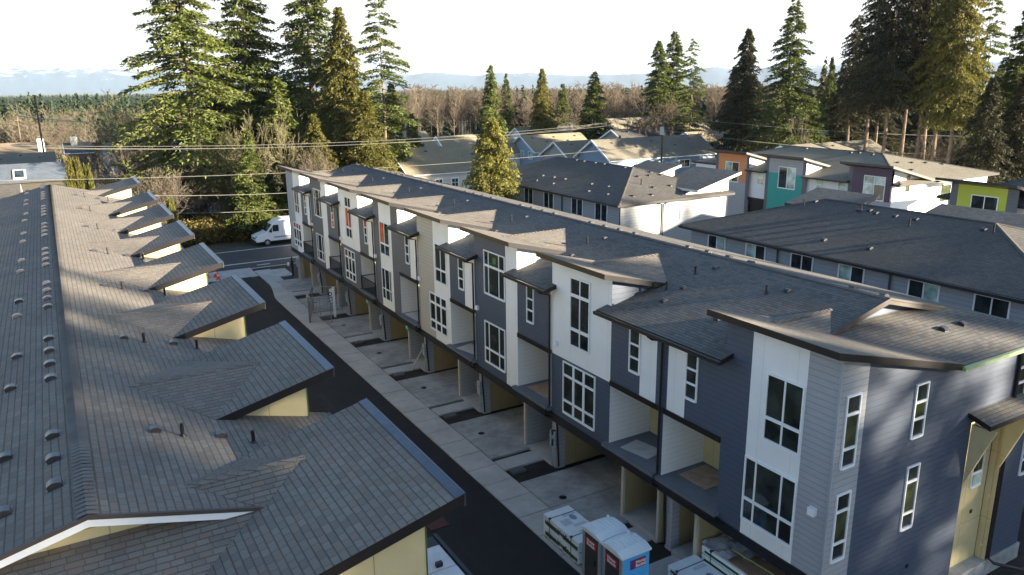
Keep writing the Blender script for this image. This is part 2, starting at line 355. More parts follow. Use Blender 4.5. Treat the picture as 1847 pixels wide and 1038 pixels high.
def vent(parent, p, axis, slope, sc=1.0):
    """axis: unit downhill horizontal direction"""
    global _vm
    if _vm is None:
        o = _v.build('roof_vent', M_MET); _vm = o.data; bpy.data.objects.remove(o)
    o = bpy.data.objects.new('roof_vent', _vm); COL.objects.link(o); o.parent = parent
    d = Vector((axis[0], axis[1], -slope)).normalized(); y = Vector((-axis[1], axis[0], 0)); z = d.cross(y)
    o.matrix_local = Matrix.Translation(Vector(p)-wloc(parent)) @ Matrix(((d.x, y.x, z.x, 0), (d.y, y.y, z.y, 0), (d.z, y.z, z.z, 0), (0, 0, 0, 1))) @ Matrix.Scale(sc*.72, 4)
    return o
def pipe(parent, p, h=0.32, r=0.04):
    p = Vector(p); m = MB(); m.tube([p-ZV*0.05, p+ZV*h], r, 8); m.tube([p-ZV*0.03, p+ZV*0.05], [r*2.2, r*1.1], 8)
    return m.build('vent_pipe', M_TRIM, parent)

# ------------------------------------------------------------------ shared roof of the two new rows
SL = 0.25
def row_roof(root, F, sg, towers, ye0, ye1, Rt, z0, zs, shm, fascia, bargem, flash=False, gw=M_NAVY, ymo=0.0, mainm=None):
    """F fascia x; sg +1 when the building lies to +x of its front. towers: roof y-ranges. z0: main roof height at t=0, zs: shed height at t=0"""
    P = lambda t, y, z: Vector((F+sg*t, y, z))
    mz = lambda t: z0+SL*t
    sz = lambda t: zs-SL*t
    tv = (zs-z0)/(2*SL); tb = 2*Rt-0.1; ze = mz(0.1); dz = 2.6; gy = 2.95
    m = MB()
    def q(t0, t1, a, b):
        pts = [P(t0, a, mz(t0)), P(t0, b, mz(t0)), P(t1, b, mz(t1)), P(t1, a, mz(t1))]
        m.poly(pts if sg < 0 else pts[::-1])
    ya, yb = ye0+dz, ye1-dz
    edges = sorted([ya, yb]+[t for tw in towers for t in tw if ya < t < yb])
    for a, b in zip(edges[:-1], edges[1:]):
        mid = (a+b)/2; intow = any(t0 < mid < t1 for t0, t1 in towers)
        q(tv, Rt, a, b)
        if not intow: q(0.62, tv, a-0.32, b+0.32)
    bk = [P(Rt, ya, mz(Rt)), P(Rt, yb, mz(Rt)), P(2*Rt-0.1-dz, yb, ze+SL*dz), P(tb, ye1, ze), P(tb, ye0, ze), P(2*Rt-0.1-dz, ya, ze+SL*dz)]
    m.poly(bk if sg < 0 else bk[::-1])
    for ye, s in ((ye0, 1), (ye1, -1)):
        t_s = (zs-ze)/SL
        hp = [P(t_s, ye, ze), P(tb, ye, ze), P(tb-gy, ye+s*gy, ze+SL*gy), P(t_s-gy, ye+s*gy, ze+SL*gy)]
        m.poly(hp if (sg*s) > 0 else hp[::-1])
    main = m.build('main_roof', mainm or shm, root)
    # low eaves (real thickness) with gutters between the towers
    lows = []
    tws = sorted(towers)
    for (a0, a1), (b0, b1) in zip(tws[:-1], tws[1:]): lows.append((a1-0.3, b0+0.3))
    for a, b in lows:
        e = MB(); pts = [P(0.1, a-0.3, mz(0.1)+.004), P(0.1, b+0.3, mz(0.1)+.004), P(0.64, b+0.3, mz(0.64)+.004), P(0.64, a-0.3, mz(0.64)+.004)]
        e.slab(pts if sg < 0 else pts[::-1], 0.17); e.build('low_eave', [mainm or shm, fascia], root)
        g = MB(); x0 = F+sg*(-0.02); x1 = F+sg*0.098
        g.box(min(x0, x1), max(x0, x1), a-0.33, b+0.33, ze-0.15, ze-0.03); g.build('gutter', fascia, root)
    for i, (y0, y1) in enumerate(tws):
        s = MB()
        pts = None
        t_s = (zs-ze)/SL
        if i == 0: pts = [(0, y0), (t_s, y0), (t_s-dz, y0+dz), (tv, y0+dz), (tv, y1), (0, y1)]
        elif i == len(tws)-1: pts = [(0, y0), (tv, y0), (tv, y1-dz), (t_s-dz, y1-dz), (t_s, y1), (0, y1)]
        else: pts = [(0, y0), (tv, y0), (tv, y1), (0, y1)]
        pts = [P(t, y, sz(t)+0.006) for t, y in pts]
        s.slab(pts if sg > 0 else pts[::-1], 0.2)
        sh = s.build('shed_roof', [shm, fascia], root)
        q0, q1 = (y0+dz-.1 if i == 0 else y0), (y1-dz+.1 if i == len(tws)-1 else y1)
        ym = (q0+q1)/2+(ymo if 0 < i < len(tws)-1 else 0); tA = 1.25 if 0 < i < len(tws)-1 else 1.7; zA = sz(tA)+0.012; tB = (zA-z0)/SL
        c = MB(); A, B = P(tA, ym, zA), P(tB, ym, zA); C0, C1 = P(tv, q0+.02, sz(tv)+.01), P(tv, q1-.02, sz(tv)+.01)
        t1_, t2_ = [A, B, C1], [B, A, C0]
        if sg < 0: t1_.reverse(); t2_.reverse()
        c.poly(t1_[::-1]).poly(t2_[::-1]); 
        nst = 18
        for k in range(nst):
            p = A.lerp(B, k/nst); q2 = A.lerp(B, (k+1.05)/nst); d = Vector((0, 0.13, -0.02))
            c.poly([p+ZV*.03, q2+ZV*.012, q2+d, p+d+ZV*.015]); c.poly([q2+ZV*.012, p+ZV*.03, p-Vector((0, .13, .005)), q2-Vector((0, 0.13, 0.02))])
        c.build('cricket', shm, root)
        if flash:
            fl = MB(); a = P(-0.02, y0-.01, sz(-.02)+.014); b = P(-0.02, y1+.01, sz(-.02)+.014); c_ = P(0.16, y1+.01, sz(.16)+.016); d_ = P(0.16, y0-.01, sz(.16)+.016)
            fl.slab([a, b, c_, d_], 0.012, 0, 0); fl.box(min(F-.0*sg, F-sg*.03), max(F, F-sg*.03), y0-.01, y1+.01, zs-.22, zs+.02); fl.build('metal_flashing', M_FL, root)
    # ridge caps
    rc = MB(); zr = mz(Rt); nn = int((yb-ya)/0.155)
    for k in range(nn):
        y = ya+k*(yb-ya)/nn; y2 = y+0.19
        for s in (-1, 1):
            pts = [P(Rt, y, zr+.035), P(Rt, y2, zr+.018), P(Rt+s*.16, y2, zr+.018-.036), P(Rt+s*.16, y, zr-.005)]
            rc.poly(pts if s*sg > 0 else pts[::-1])
    rc.build('ridge_cap', M_CAP, root)
    # dutch gables with barge boards
    for ye, s in ((ye0, 1), (ye1, -1)):
        yg = ye+s*gy; yt = ye+s*dz; g = MB(); zb = ze+SL*gy-0.05
        tl = 2*Rt-(tb-gy); ts = (zb-z0)/SL
        g.poly([P(ts, yg, zb), P(2*Rt-ts, yg, zb), P(Rt, yg, zr-.02)]); g.build('gable_wall', gw, root)
        b = MB()
        tm = (ze+SL*dz-z0)/SL
        for t_end in (max(tm, tv-0.1), 2*Rt-tm):
            tt = t_end
            A, B = P(tt, 0, mz(tt) if tt < Rt else mz(2*Rt-tt)), P(Rt, 0, zr)
            y_0, y_1 = yt-s*0.03, yt+s*0.0
            for (dy0, dy1, top, bot, mi) in ((-0.03, 0.03, 0.0, -0.19, 0), (-0.06, 0.0, 0.02, -0.05, 1)):
                c = []
                for dz_ in (bot, top):
                    for (pp, dy) in ((A, dy0), (B, dy0), (B, dy1), (A, dy1)): c.append(Vector((pp.x, yt+s*dy, pp.z+dz_)))
                b.hexa(c, mi)
        b.build('barge_board', [bargem, M_TAUPE], root)
        sf = MB()
        for t_end in (max(tm, tv-0.1), 2*Rt-tm):
            A = P(t_end, 0, (mz(t_end) if t_end < Rt else mz(2*Rt-t_end))-.06); B = P(Rt, 0, zr-.06)
            sf.poly([(A.x, yt, A.z), (B.x, yt, B.z), (B.x, yg, B.z), (A.x, yg, A.z)])
        sf.build('soffit', bargem, root)
    return dict(tv=tv, ze=ze, lows=lows, mz=mz, sz=sz, P=P)

# ================================================================== SETTING
def gz(r): return 0.0 if r < 230 else -0.014*(r-230) if r < 1800 else -21.98-0.0062*(r-1800)
g = MB(); rings = [0, 60, 120, 230, 400, 700, 1200, 1800, 3000, 5000, 8000, 14000, 22000]; NS = 48
gp = [[Vector((r*math.cos(2*math.pi*k/NS), r*math.sin(2*math.pi*k/NS), gz(r)-0.14)) for k in range(NS)] for r in rings]
for i in range(len(rings)-1):
    for k in range(NS):
        k2 = (k+1) % NS
        if i == 0: g.poly([gp[0][0], gp[1][k], gp[1][k2]], 0, [(0, 0)]*3)
        else: g.poly([gp[i][k], gp[i+1][k], gp[i+1][k2], gp[i][k2]], 0, [(0, 0)]*4)
m, n, b = newmat('ground_cover'); p = geo(n)
c = ramp(n, noise(n, 0.06, 6, p), ((0.3, (0.035, 0.035, 0.014)), (0.5, (0.07, 0.06, 0.03)), (0.7, (0.05, 0.065, 0.02))))
c = mixc(n, 1, c, ramp(n, noise(n, 2.5, 4, p), ((0.3, 0.6), (0.7, 1.3))), 'MULTIPLY'); n.links.new(c, b.inputs['Base Color']); b.inputs['Roughness'].default_value = 0.95
struct(g.build('ground', m))
# construction soil, alley asphalt, street
struct(MB().box(-12, 31, -10, 72.4, -0.3, -0.09).build('bare_soil', M_SOIL))
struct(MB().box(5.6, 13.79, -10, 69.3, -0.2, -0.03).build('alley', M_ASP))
st = MB(); st.poly([(-160, 72.0, -0.10), (150, 73.8, -0.10), (150, 84.6, -0.10), (-160, 82.6, -0.10)])
struct(st.build('street', M_ASPO))
M_LINE = plain('road_paint', (0.62, 0.62, 0.6), 0.6, 0.15)
ln = MB()
for (ya, w) in ((75.5, 0.14), (81.72, 0.12), (72.9, 0.1)):
    ln.poly([(-120, ya-w-0.7, -0.096), (130, ya-w+0.6, -0.096), (130, ya+w+0.6, -0.096), (-120, ya+w-0.7, -0.096)])
ln.poly([(15.4, 73.9, -.096), (16.6, 73.9, -.096), (16.6, 74.15, -.096), (15.4, 74.15, -.096)])
struct(ln.build('road_markings', M_LINE))
# pavement slabs
sw = MB(); y = 5.8; k = 0
def bend(y):      # sideways shift of the pavement near the street
    return 0 if y < 60.8 else min(0.75, (y-60.8)*0.17)
while y < 71.3:
    a, b_ = y+0.02, y+1.438; f0, f1 = bend(a), bend(b_); x0, x1 = 13.81, 15.215; dz = random.uniform(-.004, .004)
    sw.hexa([(x0+f0, a, -.12), (x1+f0, a, -.12), (x1+f1, b_, -.12), (x0+f1, b_, -.12), (x0+f0, a, dz), (x1+f0, a, dz), (x1+f1, b_, dz), (x0+f1, b_, dz)]); y += 1.458
for k in range(8):
    x1 = 14.48-k*1.55
    for (ya, yb) in ((69.32, 71.15), (71.17, 72.9)): sw.box(x1-1.53, x1, ya, yb, -.12, -.005 + random.uniform(-.003, .003))
struct(sw.build('sidewalk', M_CONL))

# ================================================================== CENTRE TOWNHOUSE ROW
XF = 16.9
T8 = (12.05, 16.08); T7 = (21.75, 25.70)
TW = [T8, T7]+[(28.5+6.8*k, 32.5+6.8*k) for k in range(6)]           # T8,T7,T6..T1
row = empty('townhouse_row', (22, 12, 0), 'long new three storey townhouse row with white and slate tower bays facing the alley', 'townhouses')
rt = [(a-0.32, b+0.3) for a, b in TW]; rt[0] = (11.73, 16.38); rt[-1] = (62.2, 66.95)
rr = row_roof(row, 16.3, 1, rt, 11.73, 66.95, 5.74, 8.345, 9.83, M_SHL, M_TRIM, M_TAUPE, ymo=0.35, mainm=M_SH)  # main roof takes the darker shingle copy, its shade put into the colour
MF = [M_NAVY, M_WHT, M_LG, M_BEI, M_SLATE, M_TRIM, M_WSD]  # far bays' slate grey is the slate blue paint, light put into its colour
def fr(m, y0, y1, z0, z1, mi, x=XF): m.poly([(x, y1, z0), (x, y0, z0), (x, y0, z1), (x, y1, z1)], mi)
ZB, ZM = 2.83, 5.62
def tower(i, tw, strips):
    """strips: (y0,y1,z0,z1,mat)"""
    a, b = tw; m = MB()
    for s in strips: fr(m, *s)
    xb = 19.2
    zt = lambda x: 9.62-SL*(x-16.3)
    tops = [(XF, zt(XF)), (xb, zt(xb))]
    for yy, mi in ((a, strips[0][4]), (b, strips[-1][4])):
        if (yy == a and i == 0) or (yy == b and i == 7): continue
        side = 4 if mi in (1, 3) else mi
        if yy == a and i > 0: side = 6
        pts = [(XF, yy, 8.2), (xb, yy, 8.6), (xb, yy, tops[1][1]), (XF, yy, tops[0][1])]
        m.poly(pts if yy == a else pts[::-1], 6 if (yy == a and i > 1) else (0 if i == 1 else 4))
    return m.build('tower_wall', MF, row)
ZT = 9.47
S = {}
S[0] = [(12.05, 13.08, ZB, ZT, 2), (13.08, 15.05, ZB, ZT, 1), (15.05, 16.08, ZB, ZT, 0)]
S[1] = [(21.75, 25.7, ZM-.1, ZT, 1), (21.75, 25.7, ZB, ZM-.1, 0)]
S[2] = [(28.5, 29.53, ZB, ZT, 1), (29.53, 32.5, ZB, ZT, 0)]
S[3] = [(35.3, 37.25, ZB, ZT, 1), (37.25, 39.3, ZB, ZT, 3)]
S[4] = [(42.1, 43.2, ZB, ZT, 4), (43.2, 45.15, ZB, ZT, 1), (45.15, 46.1, ZB, ZT, 4)]
S[5] = [(48.9, 52.9, ZM-.1, ZT, 1), (48.9, 52.9, ZB, ZM-.1, 4)]
S[6] = [(55.7, 56.9, ZB, ZT, 1), (56.9, 59.7, ZB, ZT, 4)]
S[7] = [(62.5, 64.6, ZB, ZT, 1), (64.6, 66.6, ZB, ZT, 2)]
for i, tw in enumerate(TW): tower(i, tw, S[i])
UL = Vector((0, -1, 0))     # to the right seen from the alley
def win(y_hi, y_lo, z0, z1, cols, rows, **k): return window(row, (XF, y_hi, z0), UL, y_hi-y_lo, z1-z0, cols, rows, **k)
# upper / lower tower windows (rows listed bottom to top)
win(14.38, 13.16, 6.32, 8.28, (1, 1), (1, 2), rowbar=.1); win(14.97, 13.14, 3.42, 5.42, (.8, 2, 1), (1, 2), rowbar=.1)
win(24.33, 23.12, 6.3, 9.02, (1, 1), (1, 2.1, 1), rowbar=.13); win(24.8, 22.7, 3.25, 5.38, (1, 1, 1), (1, 2.2, 1.05), mw=.12, rowbar=.1)
_w = win(31.46, 29.6, 6.84, 8.82, (.8, 2, 1), (2, 1), rowbar=.1, panes=[0]*4+[2]); MB().box(16.868, 16.884, 30.35, 30.65, 8.35, 8.65).build('sticker', plain('sticker_green', (.04, .17, .07)), _w); win(31.5, 29.65, 3.4, 5.36, (.8, 2, 1), (1, 2), rowbar=.1)
win(36.95, 35.7, 6.22, 8.2, (1, 1), (1, 2), rowbar=.1); win(37.8, 35.8, 3.38, 5.34, (1, 1, 1), (1, 2.2, 1.05), mw=.12)
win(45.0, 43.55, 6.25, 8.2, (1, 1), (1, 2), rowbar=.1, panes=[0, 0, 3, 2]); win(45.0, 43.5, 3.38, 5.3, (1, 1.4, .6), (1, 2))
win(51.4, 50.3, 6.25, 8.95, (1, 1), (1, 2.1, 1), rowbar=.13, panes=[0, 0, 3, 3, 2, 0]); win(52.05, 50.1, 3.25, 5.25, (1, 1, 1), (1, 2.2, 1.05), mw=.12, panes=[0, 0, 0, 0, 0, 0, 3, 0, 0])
win(58.7, 56.95, 6.75, 8.7, (.8, 2, 1), (2, 1), panes=[0, 0, 0, 2, 2, 2]); win(58.75, 57.05, 3.35, 5.25, (.8, 2, 1), (1, 2))
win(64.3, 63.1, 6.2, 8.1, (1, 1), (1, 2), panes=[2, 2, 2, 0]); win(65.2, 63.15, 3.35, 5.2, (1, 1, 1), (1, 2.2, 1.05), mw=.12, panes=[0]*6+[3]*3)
# low bays
DP = 2.0
def lowbay(y0, y1, winr, whites, base, rail=False, door=False, board=None, dspt=None, sidew=1):
    m = MB(); ws = sorted(whites+[(y0, y0), (y1, y1)])
    cur = y0
    for a, b in sorted(whites):
        if a > cur: fr(m, cur, a, ZM, 8.2, base)
        fr(m, a, b, ZM, 8.2, 1); cur = b
    if cur < y1: fr(m, cur, y1, ZM, 8.2, base)
    m.build('low_bay_wall', MF, row)
    if winr:
        z1 = 7.96
        window(row, (XF, winr[1]-.05, 6.43), UL, winr[1]-winr[0]-.1, 1.5, (1,), (1, 1, 1), fw=.05, rowbar=.07, panes=winr[2:] or None)
def balcony(y0, y1, rail=False, door=None, back=0):
    xb = XF+DP; m = MB()
    m.box(XF-.04, XF+.1, y0, y1, ZM-.2, ZM, 1)                        # header trim
    m.poly([(XF, y1, 3.05), (xb, y1, 3.05), (xb, y1, ZM), (XF, y1, ZM)], 0)
    m.poly([(xb, y0, 3.05), (XF, y0, 3.05), (XF, y0, ZM), (xb, y0, ZM)], 0)
    m.poly([(XF, y0, ZM-.06), (xb, y0, ZM-.06), (xb, y1, ZM-.06), (XF, y1, ZM-.06)], 0)
    m.poly([(xb, y1, 3.05), (xb, y0, 3.05), (xb, y0, ZM), (xb, y1, ZM)], 2)
    m.build('balcony_recess', [M_WSD, M_TRIM, M_YEL if back == 0 else M_WSD], row)
    s = MB(); s.box(16.68, xb, y0-.12, y1+.18, 2.93, 3.06, 0); s.box(16.66, 16.78, y0-.12, y1+.18, 2.80, 2.925, 1); s.build('balcony_slab', [M_DECK, M_TRIM], row)
    if door:
        d = MB(); ya, yb = door; d.box(xb-.05, xb-.003, ya, yb, 3.06, 5.2); dd = d.build('balcony_door', M_WT, row)
        f = MB(); f.box(xb-.09, xb-.003, ya-.09, ya-.003, 3.06, 5.3); f.box(xb-.09, xb-.003, yb+.003, yb+.09, 3.06, 5.3); f.box(xb-.09, xb-.003, ya-.0, yb, 5.203, 5.3); f.build('door_frame', M_CRT, row)
        MB().tube([(xb-.13, yb-.1, 4.05), (xb-.04, yb-.1, 4.05)], .03, 8).build('handle', M_GREY, dd)
        return dd
    if rail:
        r = MB(); z1 = 3.98
        r.beam((16.85, y0+.05, z1), (16.85, y1-.02, z1), .05, .05); r.beam((16.85, y0+.05, 3.16), (16.85, y1-.02, 3.16), .035, .035)
        k = y0+.1
        while k < y1: r.beam((16.85, k, z1-.04), (16.85, k, 3.1), .018, .018); k += .11
        r.box(16.82, 16.88, y1-.06, y1-.01, 3.06, z1+.04)
        r.beam((16.85, y1-.04, z1), (18.8, y1-.04, z1), .05, .05)
        r.build('balcony_railing', M_TRIM, row)
lowbay(18.85, 21.75, (20.06, 20.66), [(19.2, 20.06)], 0); lowbay(16.08, 18.85, (17.2, 17.76), [(17.76, 18.62)], 0)
dd = balcony(18.98, 21.74, door=(19.15, 20.1)); balcony(16.08, 18.76)
text_mesh('DOORGUARD', .17, 'printing', plain('grey_ink', (.1, .1, .11)), dd, (XF+DP-.056, 20.02, 4.55), (0, -1, 0), (0, 0, 1), .002)
MB().box(XF-.004, XF+.4, 18.77, 18.972, 3.05, ZM-.21).build('party_wall', M_NAVY, row)
lw = [(25.7, 28.5, (27.1, 27.68), [(25.7, 25.83)], 0), (32.5, 35.3, (33.65, 34.25), [(32.55, 33.62)], 0), (39.3, 42.1, (40.5, 41.05), [(39.35, 40.45)], 4),
      (46.1, 48.9, (47.3, 47.85, 0, 0, 3), [(46.2, 47.28)], 4), (52.9, 55.7, (54.1, 54.65, 3, 3, 2), [], 4), (59.7, 62.5, (61.0, 61.55), [(59.8, 60.95)], 4)]
for i, (a, b, w, wh, base) in enumerate(lw):
    lowbay(a, b, w, wh, base); balcony(a+.1, b, rail=i >= 3)
# black belt under the second floor
m = MB(); m.box(16.86, 17.0, 12.0, 66.62, 2.48, 2.829); m.build('belt_trim', M_TRIM, row)
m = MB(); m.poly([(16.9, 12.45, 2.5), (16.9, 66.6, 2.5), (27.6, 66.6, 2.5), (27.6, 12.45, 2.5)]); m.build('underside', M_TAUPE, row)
# downspouts
def downspout(pts, parent=row, mat=M_TRIM, r=.045): return MB().tube(pts, r, 6).build('downspout', mat, parent)
for yy in (18.86, 25.78)+tuple(32.58+6.8*k for k in range(5)):
    downspout([(16.36, yy+.25, 8.2), (16.45, yy+.12, 8.1), (16.82, yy, 8.0), (16.82, yy, 3.15), (16.6, yy, 2.95), (16.6, yy, 2.75), (17.2, yy, 2.45), (17.32, yy, .15)])
# end wall (near)
EY = 12.05
def er(m, x0, x1, z0, z1, mi): m.poly([(x0, EY, z0), (x1, EY, z0), (x1, EY, z1), (x0, EY, z1)], mi)
m = MB(); zt = lambda x: 9.62-SL*(x-16.3)
m.poly([(XF, EY, .5), (18.05, EY, .5), (18.05, EY, zt(18.05)), (XF, EY, zt(XF))], 1)
m.poly([(18.05, EY, .5), (22.0, EY, .5), (22.0, EY, 8.22), (18.05, EY, zt(18.05))], 0); m.poly([(22.0, EY, .5), (23.45, EY, .5), (23.45, EY, 8.22), (22.0, EY, 8.22)], 0)
m.poly([(23.45, EY, 6.1), (25.6, EY, 6.1), (25.6, EY, 8.22), (23.45, EY, 8.22)], 0); er(m, 25.6, 27.6, .5, 8.22, 0)
m.build('end_wall', [M_NAVY, M_LG], row)
m = MB(); m.poly([(XF, 66.6, 2.5), (XF, 66.6, 9.45), (22, 66.6, 8.2), (27.6, 66.6, 8.2), (27.6, 66.6, 2.5)]); m.poly([(17.75, 66.58, 0), (27.6, 66.58, 0), (27.6, 66.58, 2.5), (17.75, 66.58, 2.5)]); m.poly([(27.6, 12.05, 0), (27.6, 66.6, 0), (27.6, 66.6, 8.2), (27.6, 12.05, 8.2)]); m.build('rear_wall', M_NAVY, row)
MB().box(XF+.01, 27.7, 12.0, 12.4, -.1, .5).build('foundation', M_CON, row)
m = MB(); m.poly([(23.47, EY+.35, .5), (25.55, EY+.35, .5), (25.55, EY+.35, 6.12), (23.47, EY+.35, 6.12)]); m.poly([(23.46, EY, .5), (23.46, EY+.35, .5), (23.46, EY+.35, 6.1), (23.46, EY, 6.1)]); m.poly([(25.58, EY+.35, .5), (25.58, EY, .5), (25.58, EY, 6.1), (25.58, EY+.35, 6.1)]); m.build('bare_sheathing', M_YEL, row)
for x in (23.5, 25.5):      # raking cheeks under the canopy
    m = MB(); c = []
    for dx in (-.05, .05): c.append([(x+dx, EY-.02, 4.0), (x+dx, EY-.02, 6.05), (x+dx, EY-.75, 6.05)])
    m.poly(c[0][::-1]); m.poly(c[1]); 
    for k in range(3): k2 = (k+1) % 3; m.poly([c[0][k], c[0][k2], c[1][k2], c[1][k]])
    m.build('canopy_cheek', M_YEL, row)
m = MB(); m.slab([(23.2, EY-.7, 6.3), (26.2, EY-.7, 6.3), (26.2, EY, 6.5), (23.2, EY, 6.5)], .16); m.build('entry_canopy', [M_SH, M_TRIM], row)
m = MB(); m.slab([(27.2, EY-.95, 6.12), (30.2, EY-.95, 6.12), (30.2, EY, 6.45), (27.2, EY, 6.45)], .16); 
for (x0, w, z0, z1, rows) in ((17.24, .5, 6.3, 8.32, (1, 2, 1)), (17.24, .5, 3.42, 5.42, (1, 2, 1)), (20.31, .5, 6.42, 8.0, (1, 1, 1)), (20.38, .5, 3.4, 5.4, (1, 2.2, 1)), (25.75, .5, 6.4, 7.95, (1, 1, 1)), (26.9, .5, 3.4, 5.4, (1, 2, 1))):
    window(row, (x0, EY, z0), XV, w, z1-z0, (1,), rows, fw=.05, rowbar=.08, panes=[0, 2, 0])
window(row, (24.6, EY+.35, 3.4), XV, .55, 2.3, (1,), (1, 2, 2), fw=.03, rowbar=.08, panes=[1, 0, 1])
downspout([(25.66, EY-.06, 8.0), (25.66, EY-.06, .6), (25.8, EY-.2, .42), (26.4, EY-.8, .3), (27.6, EY-.9, .35)], r=.055)
m = MB(); m.box(16.84, 16.9, 12.0, 12.06, 2.8, 9.4); m.build('corner_trim', M_GREY, row)
m = MB(); m.box(16.76, 16.9, 12.38, 12.6, 4.75, 4.98); m.build('exterior_lamp', M_WT, row)
for yy in (25.35, 32.2, 39.1, 52.7, 59.5, 45.9):
    zz = 5.95 if yy < 26 else 5.75
    MB().box(16.76, 16.9, yy-.1, yy+.1, zz, zz+.22).build('exterior_lamp', M_WT, row, bevel=.02)
for x, z in ((21.0, .95+.9), (24.9, 2.35)):
    MB().box(x-.05, x+.05, EY-.03+(.35 if x > 24 else 0), EY+(.35 if x > 24 else 0), z, z+.12).build('hose_bib', M_TRIM, row)
# ground floor: posts, walls, garages
XG = 17.4
M_YELD = sheath('garage_shade_sheathing', (0.36, 0.29, 0.15))  # darker copy of the yellow sheathing, interior shade put into its colour
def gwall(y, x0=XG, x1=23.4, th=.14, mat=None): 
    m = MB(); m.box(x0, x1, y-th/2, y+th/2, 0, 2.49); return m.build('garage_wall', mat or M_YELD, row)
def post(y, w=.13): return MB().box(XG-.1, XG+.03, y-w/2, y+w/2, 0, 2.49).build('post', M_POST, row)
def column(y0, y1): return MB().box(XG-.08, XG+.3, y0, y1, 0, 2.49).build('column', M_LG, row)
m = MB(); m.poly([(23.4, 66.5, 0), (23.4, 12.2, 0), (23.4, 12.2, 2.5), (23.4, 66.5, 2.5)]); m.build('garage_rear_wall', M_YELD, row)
def meter(y, label=None):
    m = MB(); m.box(XG-.24, XG-.08, y-.14, y+.14, 1.05, 1.75); m.tube([(XG-.3, y, 1.5), (XG-.24, y, 1.5)], .09, 10); m.tube([(XG-.14, y-.05, 1.05), (XG-.14, y-.05, 0)], .025, 6); m.tube([(XG-.14, y+.07, 1.05), (XG-.14, y+.07, 0)], .02, 6)
    m.build('meter_box', M_GREY, row)
drive = MB(); ents = MB()
singles = [T7]+[(28.5+6.8*k, 32.5+6.8*k) for k in range(6)]
for i, (a, b) in enumerate(singles):
    y0 = a-.3 if i else 20.95
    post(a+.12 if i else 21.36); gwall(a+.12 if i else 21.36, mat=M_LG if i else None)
    c0 = b+.15 if i < 6 else b-.4
    column(c0, c0+.45); gwall(c0+.15); meter(c0+.27)
    if i > 0: 
        pass
    mid = (y0+b-.05)/2
    for (ya, yb) in ((y0, mid-.012), (mid+.012, b-.05)):
        dz = random.uniform(-.004, .004)
        drive.box(15.262, 19.2, ya, yb, -.12, .004+dz); drive.box(19.215, 23.4, ya+.1, yb, -.12, .006+dz)
    if i < 6:
        ents.box(15.262, 17.3, b+1.28, b+2.2, -.12, 0.0); ents.box(17.32, 21, b+.65, b+2.75, -.12, .03)
        MB().tube([(16.13, mid+.4, .0), (16.13, mid+.4, .012)], .16, 14).build('drain_cover', M_TRIM, row)
post(19.3, .1); gwall(19.2); column(18.55, 18.85); gwall(18.7); post(17.35); gwall(17.3); meter(26.0)
drive.box(15.262, 23.4, 12.6, 14.9, -.12, .004); drive.box(15.262, 23.4, 14.92, 17.1, -.12, .002)
ents.box(17.32, 21, 17.4, 18.5, -.12, .12); ents.box(17.32, 21, 19.3, 21.3, -.12, .12); ents.box(15.262, 17.3, 17.5, 18.35, -.12, 0); ents.box(15.262, 17.3, 19.55, 20.5, -.12, 0)
ents.box(15.98, 17.2, 68.0, 71.0, -.12, 0.0)
struct(drive.build('driveways', M_CON)); struct(ents.build('entry_paths', M_CONL))
# roof furniture
mzc = lambda x: 8.345+SL*(x-16.3)
for k in range(8):
    y0 = 20.87+6.85*(k) if k == 0 else 27.8+6.78*(k-1)
    vent(row, (21.1, y0, mzc(21.1)), (-1, 0), SL, .8)
    pipe(row, (20.36, y0+.3, mzc(20.36)))
    if k > 0: vent(row, (19.1, y0-.3, mzc(19.1)), (-1, 0), SL, .8)
vent(row, (20.91, 17.3, mzc(20.91)), (-1, 0), SL, .8); pipe(row, (20.4, 17.76, mzc(20.4))); pipe(row, (18.89, 21.08, mzc(18.89)))
vent(row, (18.19, 20.4, mzc(18.19)), (-1, 0), SL, .95); vent(row, (18.21, 17.76, mzc(18.21)), (-1, 0), SL, .95); vent(row, (19.29, 20.6, mzc(19.29)), (-1, 0), SL, .8)
for yb in (14.8, 20.4, 27.3, 33.9, 40.7, 47.5, 54.3, 61.0):
    for k in range(4 if yb > 15 else 2):
        vent(row, (22.45, yb+k*1.13, 9.75-SL*.3), (1, 0), SL, .95)
for x in (23.47, 24.5): vent(row, (x, 13.33, 8.37+SL*(13.33-11.73)), (0, -1), SL, 1.0)
# hip-end gutter left unpainted green
m = MB(); m.box(21.9, 27.9, 11.62, 11.73, 8.24, 8.36); m.build('end_gutter', plain('green_gutter', (.3, .38, .2), .5), row)

